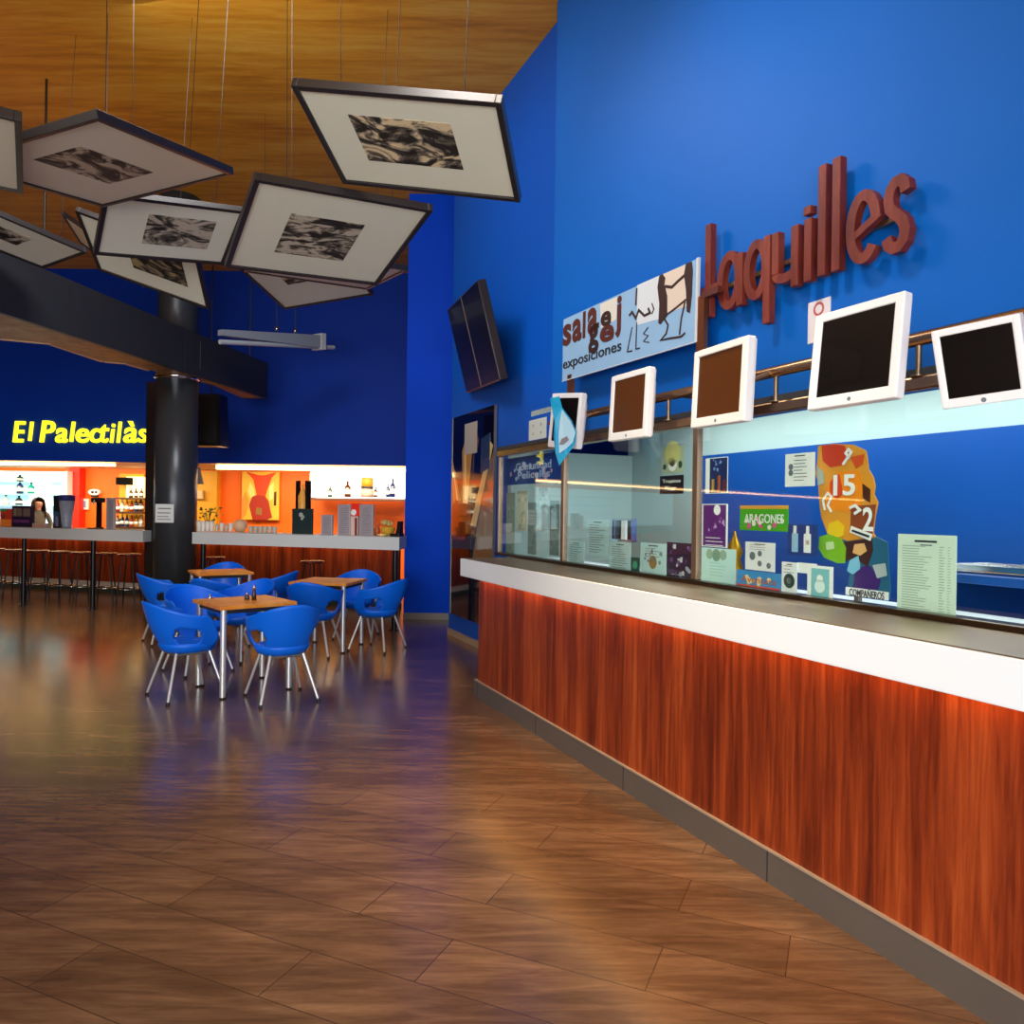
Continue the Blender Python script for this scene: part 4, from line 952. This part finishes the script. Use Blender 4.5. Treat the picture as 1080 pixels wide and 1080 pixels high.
# left backlit shelving
a = wp(-60, 556, 16.6); c = wp(71, 497, 16.6)
cab = thing('backlit_shelves', 'wide backlit white display shelves behind the left end of the bar', 'shelves', Matrix.Translation((c.x - 2, 16.7, 0)))
B().box(-20, c.x, 16.85, 16.95, .9, c.z).obj('back_panel', LED_C, cab)
B().box(wp(38, 0, 16.8).x, wp(60, 0, 16.8).x, 16.82, 16.85, 1.25, wp(0, 505, 16.8).z).obj('bright_panel', LED_W, cab)
for z in (wp(0, 508, 16.7).z, wp(0, 521, 16.7).z, wp(0, 533, 16.7).z): B().box(-16, c.x - .25, 16.6, 16.84, z - .012, z).obj('glass_shelf', mat('aqua_glass_shelf', (170, 226, 232), .1), cab)
B().box(c.x - .02, c.x + .03, 16.55, 16.95, .9, c.z).obj('side_frame', PAPER, cab)
for px, zy, m, hh_, l in ((21, 521, BOTTLE_N, .2, 'dark bottle on the middle backlit shelf'), (33, 521, mat('teal_bottle_glass', (20, 150, 140), .1), .17, 'teal bottle on the middle backlit shelf'), (20, 533, BLACK, .14, 'squat black bottle on the lower backlit shelf'), (21, 508, BOTTLE_G, .1, 'tiny bottle on the top backlit shelf'), (6, 533, BOTTLE_C, .15, 'clear bottle at the left of the lower backlit shelf')):
    q = wp(px, zy, 16.7); bottle(Matrix.Translation(V((q.x, 16.70, q.z + .004))), hh_ * 1.5, .07, m, l, 'bottles on the backlit shelves')
wallrect('wall_bar_red', RED, 72, 489, 84, 566, 16.75, 17.0)['kind'] = 'structure'
wallrect('wall_bar_amber', YELLOWW, 125, 500, 152, 566, 16.8, 17.0)['kind'] = 'structure'
wallrect('wall_bar_yellow', YELLOWW, 196, 497, 229, 566, 16.8, 17.0)['kind'] = 'structure'
# small white back-lit window in the amber part with three bottles
bs = thing('bottle_shelf', 'lit bottle shelves in the amber part left of the column', 'shelves', Matrix.Translation(wp(140, 556, 16.6)))
wallrect('lit_panel', mat('warm_lit_panel', (255, 240, 190), .5, emit=(255, 228, 160), es=1.3), 133, 503, 152, 525, 16.72, 16.78, bs)
for y in (525, 540, 556): wallrect('shelf', mat('dark_shelf', (70, 40, 16), .5), 121, y, 152, y + 1.6, 16.35, 16.7, bs)
r_ = random.Random(5)
cols = (BOTTLE_G, BOTTLE_B, BOTTLE_C, BOTTLE_N, mat('red_bottle_glass', (150, 30, 24), .1), mat('amber_bottle_glass', (190, 120, 20), .1))
first = {}
kinds = ('green', 'brown', 'clear', 'navy', 'red', 'amber')
def put_bottle(px, py, Y, h, r, k, label, group):
    q = wp(px, py, Y); q.z = wp(px, py, Y - (.15 if 'column' in group else .1)).z + .006; M = Matrix.Translation(V((q.x, Y, q.z)))
    if k not in first: first[k] = bottle(M @ Matrix.Scale(1, 4), h, r, cols[k], label, group); first[(k, 'h')] = h
    else: s = h / first[(k, 'h')]; dup(first[k], M @ Matrix.Scale(s, 4), label, group)
ords = ('leftmost', 'second', 'third', 'fourth', 'fifth', 'rightmost')
for row, (y, n, Y) in enumerate(((525, 3, 16.5), (540, 6, 16.5), (556, 6, 16.5))):
    for i in range(n):
        px = (138 + i * 5.5) if n == 3 else 124 + i * 4.9
        k = (1, 1, 1)[i] if n == 3 else r_.choice(range(6))
        put_bottle(px, y, Y, r_.uniform(.24, .30) if n > 3 else .2, .042, k, '%s %s bottle on the %s shelf left of the column' % (ords[i], kinds[k], ('upper lit', 'middle', 'lower')[row]), 'bottles on the shelves left of the column')
p_ = wallrect('wall_box', mat('matt_black', (10, 8, 8), .9, spec=.1), 122, 503.5, 135, 511, 16.5, 16.72, label='small black box fixed at the top of the amber bar section', cat='box')
# small framed notice and oval lamp on the orange wall
def framed_small(name, label, cat, x0, y0, x1, y1, m1, m2):
    a = wp(x0, y1, 16.95); c = wp(x1, y0, 16.95); t = thing(name, label, cat, Matrix.Translation(a))
    B().box(a.x, c.x, 16.93, 16.99, a.z, c.z, .01).obj('border', m1, t); B().box(a.x + .05, c.x - .05, 16.92, 16.935, a.z + .05, c.z - .05).obj('picture', m2, t)
framed_small('notice', 'small pale notice with blue print on the orange bar wall', 'notice', 82.5, 526, 93.5, 537.5, PAPER, F_((130, 140, 190)))
b = B(FR(wp(99, 519, 16.9), V((1, 0, 0)), V((0, 0, 1)), V((0, -1, 0)))); t = thing('wall_lamp', 'small oval white emergency lamp on the orange bar wall', 'lamp', b.fr)
b.disc(0, 0, .13, -.08, 0, 24, .07).obj('cover', PAPER, t); B(b.fr).disc(-.03, 0, .03, 0, .01).disc(.05, 0, .025, 0, .01).obj('dark_lens', INK_D, t)
B(b.fr).box(-.07, .08, -.11, -.07, -.05, 0).obj('holder', BLACK, t)
# painting of red dancer on yellow
a = wp(255, 548, 16.9); c = wp(295, 498, 16.9)
pt = thing('painting', 'yellow painting with a red goblet shaped figure behind the bar', 'painting', Matrix.Translation(a)); W = c.x - a.x; Hh = c.z - a.z
F = FR(V((a.x, 16.88, a.z)), V((1, 0, 0)), V((0, 0, 1)), V((0, -1, 0)))
B(F).box(0, W, 0, Hh, -.05, 0).obj('canvas', mat('yellow_canvas', (250, 190, 60), .6, var=.25, vscale=4), pt)
b = B(F)
def cp_(pts, m, z0, z1): b.use(m).prism([(W * x, Hh * y) for x, y in pts], z0, z1)
cp_([(.1, 1.0), (.3, .85), (.38, .6), (.42, .45), (.62, .45), (.68, .62), (.8, .88), (.93, 1.0), (.6, .93), (.45, .93)], F_((226, 70, 20)), 0, .006)
cp_([(.2, .3), (.28, .48), (.42, .52), (.62, .5), (.72, .4), (.82, .05), (.66, -.0), (.3, .0)], F_((170, 44, 24)), .001, .008)
cp_([(.0, .0), (.12, .1), (.2, .4), (.1, .6), (.0, .4)], F_((240, 150, 50)), 0, .004); cp_([(.86, .3), (.93, .3), (.93, .6), (.87, .58)], F_((70, 40, 20)), 0, .005)
cp_([(.22, .8), (.34, .62), (.36, .4), (.24, .45), (.16, .6)], F_((252, 226, 130)), 0, .005); cp_([(.74, .7), (.86, .8), (.84, .45), (.74, .4)], F_((252, 226, 140)), 0, .005)
cp_([(.38, .12), (.55, .1), (.55, .24), (.4, .26)], F_((150, 110, 50)), .002, .01)
b.obj('painted_figure', None, pt)
# white niche with bottles, right
a = wp(327.5, 525, 16.3); c = wp(430, 494, 16.3)
ni = thing('lit_niche', 'bright white backlit niche shelf with a few bottles at the right of the bar', 'shelves', Matrix.Translation(a))
B().box(a.x, c.x, 16.75, 16.8, a.z, c.z).obj('back_panel', LED_W, ni)
B().box(a.x, c.x, 16.2, 16.8, a.z - .05, a.z).obj('shelf', mat('dark_shelf2', (90, 50, 30), .5), ni)
B().box(a.x - .02, a.x, 16.3, 16.8, a.z, c.z).obj('side_panel', PAPER, ni)
for px, h, r, k, l in ((348, .2, .04, 0, 'short dark bottle with a long spout at the left of the white niche'), (366.5, .28, .035, 1, 'thin necked bottle left of the golden tin in the white niche'), (376, .22, .03, 2, 'clear bottle beside the golden tin in the white niche'),
                       (396, .17, .04, 1, 'brown bottle right of the golden tin in the white niche'), (403, .2, .035, 2, 'slim clear bottle near the right end of the white niche'), (409, .24, .035, 3, 'navy bottle near the right end of the white niche'),
                       (414, .32, .04, 3, 'tallest navy bottle in the white niche'), (421, .14, .04, 2, 'smallest clear bottle at the right end of the white niche')):
    q = wp(px, 525, 16.4); put_bottle(px, 524.5 + 0, 16.4, h * 1.25, r * 1.2, k, l, 'bottles in the white niche')
q = wp(387, 524.5, 16.4); t = thing('tin', 'golden drum shaped tin with dark band in the white niche', 'tin', Matrix.Translation(V((q.x, 16.4, q.z))))
M = Matrix.Translation(V((q.x, 16.42, q.z + .002)))
B(M).lathe([(.13, 0), (.13, .18)], n=20).obj('lower_body', F_((200, 170, 150)), t); B(M).lathe([(.132, .18), (.132, .23)], n=20).obj('dark_band', INK_D, t); B(M).lathe([(.13, .23), (.13, .40), (.11, .42)], n=20).obj('golden_top', F_((200, 140, 30)), t)

# things standing on the ledge
def ledge_M(px, dep=.3): return BF @ Matrix.Translation((bar_a(px, dep), dep, ZS1))
def lw(px0, px1, dep=.3): return abs(bar_a(px1, dep) - bar_a(px0, dep))
def lh(py, px, dep=.3):                    # height above the ledge of pixel row py
    p = BF @ V((bar_a(px, dep), dep, 0)); return EYE.z + p.y * ray(px, py).z - ZS1
def stand(name, label, cat, x0, x1, yt, m, design=None, dep=.3, th=.04, b_=.004, tilt=0):
    px = (x0 + x1) / 2; M = ledge_M(px, dep); W = lw(x0, x1, dep); h = lh(yt, px, dep)
    F = M @ Matrix.Rotation(PI / 2, 4, 'X'); F = M @ FR(V((-W / 2, 0, 0)), V((1, 0, 0)), V((0, 0, 1)), V((0, -1, 0)))
    t = thing(name, label, cat, M); B(F).box(0, W, 0, h, -th, 0, b_).obj('board', m, t)
    if design: b = B(F); design(b, W, h); b.obj('print', None, t)
    return t, F, W, h
stand('display_box', 'red and orange display box at the left end of the bar ledge', 'box', 0, 12, 536.5, F_((214, 60, 40)), seq(rect(0, 0, 1, .4, F_((250, 140, 50))), blob(.3, .55, .16, F_((130, 60, 60))), rect(.0, .85, .6, 1, F_((60, 150, 90)))), th=.06)
stand('display_box', 'dark purple display box with a row of small pictures on the bar ledge', 'box', 12.5, 33, 533.5, F_((36, 22, 56)), seq(rect(.06, .5, .94, .88, F_((120, 104, 96))), rect(.15, .5, .3, .88, F_((170, 150, 110))), rect(.5, .5, .62, .88, F_((90, 60, 70))), rect(.1, .2, .9, .34, F_((110, 50, 120)))), th=.06)
stand('napkin_box', 'small pale napkin box on the ledge in front of the person', 'box', 34, 48, 552, F_((190, 170, 150)), rect(.1, .3, .9, .6, F_((220, 130, 110))), dep=.2, th=.1)
stand('totem_display', 'slim black and blue upright display left of the tall glass dispenser', 'display', 56, 63, 522.5, F_((22, 26, 30)), seq(rect(.1, .1, .9, .5, F_((50, 90, 130))), rect(.4, .05, .8, .35, F_((150, 140, 170)))), th=.12)
# glass dispenser
M = ledge_M(70.5, .28); h = lh(522, 70.5, .28); W = lw(65, 77, .28)
t = thing('drink_dispenser', 'tall tapering clear dispenser with a navy lid on the bar ledge', 'dispenser', M)
B(M).lathe([(W * .28, .0), (W * .3, .05), (W * .48, h * .83)], n=20).obj('container', mat('clear_plastic_pattern', (150, 160, 180), .2, var=.35, vscale=18), t)
B(M).lathe([(W * .5, h * .83), (W * .5, h * .98), (W * .4, h)], n=20).obj('lid', F_((36, 34, 120)), t)
# tap tower
M = ledge_M(104.5, .3); h = lh(525, 104.5, .3); t = thing('tap_tower', 'dark slender beer tap tower on the bar ledge', 'tap', M)
B(M).lathe([(.07, 0), (.07, .02), (.04, .03), (.04, h * .85)], n=16).obj('pillar', mat('dark_brown_gloss', (60, 30, 20), .2, .5), t)
B(M).box(-.07, .07, -.09, .05, h * .85, h, .01).obj('head', BLACK, t); B(M).tube((0, -.09, h * .9), (0, -.12, h * .78), .012, 8).obj('spout', CHROME, t)
B(M).box(-.08, .08, -.13, -.05, 0, .02).obj('drip_tray', STEEL, t)
def acrylic(x0, x1, yt, label, m=ACRY):
    t, F, W, h = stand('menu_holder', label, 'menu holder', x0, x1, yt, m, seq(lines(12, .15, .85, .12, .88, INK, False)), th=.02)
    B(F).box(-.01, 0, 0, h, -.03, .01).box(W, W + .01, 0, h, -.03, .01).obj('side_rail', F_((190, 180, 180)), t)
    return t
acrylic(113, 120, 525, 'tall grey menu holder beside the beer tap tower')
acrylic(340, 350, 543, 'short grey menu holder between the chalkboard and the tall pair')
acrylic(357.5, 369, 532, 'tall grey menu holder left of the red and white tap')
acrylic(380.5, 393, 532, 'tall grey menu holder right of the red and white tap')
stand('chalkboard', 'dark green chalkboard with a small white drawing on the bar ledge', 'chalkboard', 308, 329, 536.5, GREEN_D, seq(blob(.45, .76, .1, F_((170, 176, 170))), blob(.55, .68, .08, F_((150, 156, 150))), blob(.5, .6, .05, F_((190, 190, 180)))), th=.04)
# red and white tap between the two tall holders
M = ledge_M(374.5, .34); h = lh(531, 374.5, .34); t = thing('beer_tap', 'red and white beer tap with a round badge between two grey menu holders', 'tap', M)
B(M).box(-.05, .06, -.03, .03, 0, h * .6, .006).obj('body', F_((214, 190, 180)), t); B(M).box(-.04, .08, -.032, .028, h * .6, h, .006).obj('red_head', RED, t)
B(M).box(.02, .05, -.04, -.03, 0, h * .55).obj('dark_stripe', F_((130, 30, 40)), t); B(M @ FR(V((0, -.034, h * .72)), V((1, 0, 0)), V((0, 0, 1)), V((0, -1, 0)))).disc(0, 0, .04, 0, .006).obj('badge', PAPER, t)
B(M).box(-.1, -.085, -.02, .02, 0, h * .98).obj('side_strip', F_((250, 220, 150)), t)
# lantern-like bottle stand behind the chalkboard
q = wp(319, 540, 13.6)
# coffee side: cups, glasses, bowls
def cup(px, dep, h, r, m, label, cat='glass', name='drinking_glass', group='glasses on the bar ledge'):
    M = ledge_M(px, dep); return B(M).lathe([(r * .7, 0), (r * .75, .005), (r, h), (r * .9, h), (r * .66, .012)], n=14).obj(name, m, label=label, cat=cat, group=group)
GC = mat('cloudy_glass', (190, 186, 170), .15); WC = mat('white_china', (236, 230, 220), .3)
words = ('first', 'second', 'third', 'fourth', 'fifth', 'sixth', 'seventh')
for i, px in enumerate((210, 214.5, 219, 223.5)): cup(px, .25, .15, .035, WC, words[i] + ' white cup from the column on the bar ledge', 'cup', 'cup', 'white cups beside the column')
for i, px in enumerate((229, 234, 239, 243.5)): cup(px, .3, .11 + .02 * (i % 2), .03, WC if i % 2 else GC, words[i] + ' small glass right of the white cups', group='small glasses beside the cups')
for i, px in enumerate((265, 270, 275, 280, 285, 290)): cup(px, .42, .09, .035, GC, words[i] + ' small glass under the yellow painting', group='glasses under the painting')
M = ledge_M(253.5, .4); B(M).lathe([(.04, 0), (.09, .05), (.1, .1), (.08, .15), (.03, .18)], n=20).obj('bowl', mat('pale_rose_glass', (226, 186, 150), .2), label='round pale glass jar left of the yellow painting', cat='jar')
B(ledge_M(237, .2)).box(-lw(215, 254) / 2, lw(215, 254) / 2, -.08, .08, 0, .012).obj('serving_tray', F_((220, 180, 160)), label='flat pale tray in front of the small glasses', cat='tray')
# plant of small yellow flowers near column
M = ledge_M(220, .5); t = thing('flower_pot', 'bunch of small yellow green flowers behind the white cups', 'flowers', M)
B(M).lathe([(.06, 0), (.08, .12)], n=14).obj('pot', F_((90, 70, 40)), t)
b = B(M); r2 = random.Random(3)
for i in range(40):
    x, y, z = r2.uniform(-.2, .2), r2.uniform(-.08, .08), r2.uniform(.14, .34); b.use((F_((120, 120, 40)), F_((214, 180, 60)), F_((70, 80, 30)))[i % 3]); b.lathe([(.004, -.015), (.02, 0), (.004, .015)], (x, y, z), 6)
    if i % 3 == 0: b.tube((x * .2, y * .2, .1), (x, y, z), .003, 4)
b.obj('blossom', None, t)
# hanging conical lamp
q = wp(209, 501, 13.5); M = Matrix.Translation(q); t = thing('pendant_lamp', 'small grey cone pendant hanging right of the column', 'lamp', M)
B(M).lathe([(.10, -.16), (.03, .12), (.02, .14)], n=18).obj('shade', F_((186, 180, 170)), t); B().tube(q + V((0, 0, .14)), (q.x, q.y, H), .004, 6).obj('cord', BLACK, t)
q = wp(208, 525, 13.0); b = B(FR(q, V((1, 0, 0)), V((0, 0, 1)), V((0, -1, 0))))
wallrect('poster', F_((214, 180, 130)), 203, 517, 213.5, 526, 16.7, 16.78, label='small cream notice on the yellow bar wall', cat='notice')
# tall bottle shaped lamp with black bracket
a = bar_a(319, .5); M = BF @ Matrix.Translation((a, .5, ZS1)); h = lh(507, 319, .5)
t = thing('bottle_stand', 'pale bottle held in a tall black bracket behind the chalkboard', 'bottle stand', M)
B(M).lathe([(.055, h * .30), (.06, h * .34), (.06, h * .7), (.02, h * .86), (.02, h * .94)], n=16).obj('bottle', mat('honey_glass', (240, 170, 70), .2), t)
B(M).box(-.1, -.085, -.02, .02, 0, h).box(-.1, -.05, -.02, .02, h * .72, h).box(.05, .12, -.02, .02, h * .45, h).box(-.1, .12, -.02, .02, h * .28, h * .3).obj('bracket', BLACK, t)
# basket, bowl and dark things at the right end
M = ledge_M(409.5, .42); t = thing('snack_basket', 'small yellow woven basket near the right end of the bar ledge', 'basket', M)
B(M).lathe([(.07, 0), (.1, .12), (.09, .12), (.06, .01)], n=16).obj('basket', mat('yellow_wicker', (206, 160, 40), .7, var=.3, vscale=60), t)
b = B(M); [b.lathe([(.004, -.03), (.025, 0), (.004, .03)], (r2.uniform(-.07, .07), r2.uniform(-.04, .04), r2.uniform(.13, .2)), 6) for _ in range(12)]; b.obj('contents', F_((200, 180, 110)), t)
B(ledge_M(403, .2)).lathe([(.03, 0), (.07, .03), (.065, .03), (.03, .008)], n=16).obj('dish', mat('cream_china', (250, 224, 150), .3), label='shallow cream dish in front of the yellow basket', cat='dish')
M = ledge_M(421, .3); t = thing('coffee_grinder', 'small black machine at the right end of the bar ledge', 'grinder', M)
B(M).box(-.09, .04, -.08, .08, 0, .04, .006).obj('base', BLACK, t); B(M).hull([V((-.03, -.04, .04)), V((.04, -.04, .04)), V((.04, .04, .04)), V((-.03, .04, .04))], [V((-.0, -.04, .2)), V((.04, -.04, .2)), V((.04, .04, .2)), V((-.0, .04, .2))]).obj('body', BLACK, t)
M = ledge_M(398, .4); B(M).lathe([(.035, 0), (.045, .09), (.02, .12), (.02, .16)], n=14).obj('jug', mat('brown_glaze', (190, 90, 40), .3), label='little brown jug left of the yellow basket', cat='jug')

# yellow lettering over the bar
Y = WY - .002; a = on_y(14.5, 467, Y); c = on_y(158, 441, Y)
NF = FR(V((0, Y, 0)), V((1, 0, 0)), V((0, 0, 1)), V((0, -1, 0)))
ns = thing('neon_sign', 'yellow glowing lettering of the bar name on the deep blue wall', 'sign', Matrix.Translation(V(((a.x + c.x) / 2, Y, a.z))))
lets = [('E', 14.8, 27.5, 444.5, 466.5), ('l', 31, 36, 445, 465), ('P', 43, 59, 444, 466.5), ('a', 59.5, 72, 451.5, 467), ('l', 74.5, 80, 445, 466), ('e', 81, 94.5, 452, 467), ('c', 95.5, 107, 452, 467), ('t', 105.5, 115.5, 448, 467),
        ('i', 117, 122, 447, 467), ('l', 124, 129, 445, 467), ('à', 131, 145.5, 444.5, 467), ('s', 146, 156.5, 452.5, 467)]
for chh, x0, x1, y0, y1 in lets:
    p0 = on_y(x0, y1, Y); p1 = on_y(x1, y0, Y)
    B(NF).text(chh, p0.x, p1.x, p0.z, p1.z, 0, .05, .012, .14).obj('letter', NEON, ns)

# ================================================================== THE PERSON BEHIND THE BAR
pa = bar_a(40, 2.95); pp0 = BF @ V((pa, 2.95, 0))
zs = (EYE.z + pp0.y * ray(40, 526).z) / 1.66
def person():
    M = Matrix.Translation(pp0) @ Matrix.Rotation(.9, 4, 'Z') @ Matrix.Scale(zs, 4)
    J = {'pel': (0, 0, .93, .13), 'wai': (0, 0, 1.08, .11), 'che': (0, .01, 1.26, .14), 'nec': (0, .0, 1.42, .055), 'nk2': (0, -.01, 1.47, .05), 'hd': (0, -.02, 1.55, .085), 'ht': (0, -.01, 1.61, .075),
         'sl': (-.17, 0, 1.37, .055), 'sr': (.17, 0, 1.37, .055), 'el': (-.24, -.03, 1.12, .042), 'er': (.24, -.03, 1.12, .042), 'wl': (-.2, -.24, 1.04, .03), 'wr': (.2, -.24, 1.04, .03),
         'hl': (-.19, -.31, 1.04, .034), 'hr': (.19, -.31, 1.04, .034),
         'ul': (-.1, 0, .86, .09), 'ur': (.1, 0, .86, .09), 'kl': (-.11, -.01, .48, .062), 'kr': (.11, -.01, .48, .062), 'al': (-.11, .01, .08, .04), 'ar': (.11, .01, .08, .04), 'fl': (-.11, -.14, .04, .035), 'fr': (.11, -.14, .04, .035)}
    E = [('pel', 'wai'), ('wai', 'che'), ('che', 'nec'), ('nec', 'nk2'), ('nk2', 'hd'), ('hd', 'ht'), ('che', 'sl'), ('che', 'sr'), ('sl', 'el'), ('sr', 'er'), ('el', 'wl'), ('er', 'wr'), ('wl', 'hl'), ('wr', 'hr'), ('pel', 'ul'), ('pel', 'ur'), ('ul', 'kl'), ('ur', 'kr'), ('kl', 'al'), ('kr', 'ar'), ('al', 'fl'), ('ar', 'fr')]
    K = list(J); pts = [V(J[k][:3]) for k in K]; rad = [J[k][3] for k in K]; ed = [(K.index(a), K.index(b)) for a, b in E]
    for sx, hk in ((-1, 'hl'), (1, 'hr')):
        o = V(J[hk][:3]); hi = K.index(hk)
        for f in range(4):
            b0 = len(pts); pts += [o + V(((f - 1.5) * .02, -.045 - .008 * (f in (1, 2)), 0)), o + V(((f - 1.5) * .022, -.075 - .01 * (f in (1, 2)), -.02))]; rad += [.009, .008]; ed += [(hi, b0), (b0, b0 + 1)]
        b0 = len(pts); pts += [o + V((-sx * .045, -.01, 0)), o + V((-sx * .055, -.045, -.01))]; rad += [.011, .009]; ed += [(hi, b0), (b0, b0 + 1)]
    me = bpy.data.meshes.new('person'); me.from_pydata(pts, ed, []); me.update()
    o = bpy.data.objects.new('person_tmp', me); COL.objects.link(o)
    md = o.modifiers.new('skin', 'SKIN'); 
    lay = me.skin_vertices[0].data if me.skin_vertices else None
    if lay is None:
        return None
    for i, v in enumerate(lay): v.radius = (rad[i], rad[i]); v.use_root = (i == 0)
    sb = o.modifiers.new('sub', 'SUBSURF'); sb.levels = 2; sb.render_levels = 2
    dg = bpy.context.evaluated_depsgraph_get(); m2 = bpy.data.meshes.new_from_object(o.evaluated_get(dg))
    vs = [v.co.copy() for v in m2.vertices]; fs = [list(p.vertices) for p in m2.polygons]
    bpy.data.objects.remove(o)
    t = thing('person', 'person with long dark hair and grey top standing behind the bar counter', 'person', M)
    b = B(M); b.use(SKIN); b.use(CLOTH); b.use(BLACK)
    for f in fs:
        pass
    n0 = len(b.v); b.v += vs
    for f in fs:
        c = sum((vs[i] for i in f), V()) / len(f)
        b.f.append(f); b.sm.append(True); b.mi.append(0 if (c.z > 1.43 or (c.y < -.22 and c.z > .9)) else (1 if c.z > .9 else 2))
    b.obj('body', None, t)
    hb = B(M); vs = []; fs = []; n = 24; m_ = 10      # hair shell round the back of the head, falling to the shoulders
    for j in range(m_ + 1):
        v = j / m_
        for i in range(n + 1):
            a = math.radians(-125 + 250 * i / n)
            if v < .45: q = v / .45 * PI / 2; r = .115 * math.sin(q); z = 1.58 + .105 * math.cos(q)
            else: r = .115 + .02 * math.sin((v - .45) * 4); z = 1.58 - (v - .45) / .55 * .3
            vs.append((r * math.sin(a) * .95, -.01 + r * math.cos(a), z))
    for j in range(m_):
        for i in range(n): p = j * (n + 1) + i; fs.append((p, p + 1, p + n + 2, p + n + 1))
    hb.add(vs, fs, True); h = hb.obj('hair', HAIR, t); s = h.modifiers.new('thickness', 'SOLIDIFY'); s.thickness = .025; s.offset = 0
    fb = B(M); fb.use(WHITE); [fb.lathe([(.001, -.008), (.009, 0), (.001, .008)], (sx * .03, -.098, 1.56), 8) for sx in (-1, 1)]
    fb.use(BLACK); [fb.lathe([(.001, -.004), (.004, 0), (.001, .004)], (sx * .03, -.107, 1.56), 6) for sx in (-1, 1)]
    fb.use(SKIN).hull([V((-.008, -.1, 1.565)), V((.008, -.1, 1.565)), V((.012, -.1, 1.53)), V((-.012, -.1, 1.53))], [V((-.003, -.11, 1.56)), V((.003, -.11, 1.56)), V((.008, -.122, 1.532)), V((-.008, -.122, 1.532))])
    fb.use(RED).box(-.022, .022, -.104, -.092, 1.505, 1.514); fb.obj('face_features', None, t)
person()

# lamp inside the ticket office
p = NV * 3.65 + DV * 3.0
area('office_lamp', (p.x, p.y, 2.42), (p.x, p.y, 0), .7, 5.0, 80, (.95, 1, .98)).matrix_world = Matrix.Translation((p.x, p.y, 2.42)) @ Matrix.Rotation(PHI, 4, 'Z')
area('bar_lamp_left', (-9.5, 15.6, 2.3), (-9.5, 16.4, 0), 5, .4, 130, (1, .84, .58))
area('bar_lamp_right', (-3.6, 15.6, 2.3), (-3.6, 16.4, 0), 4, .4, 120, (1, .84, .58))
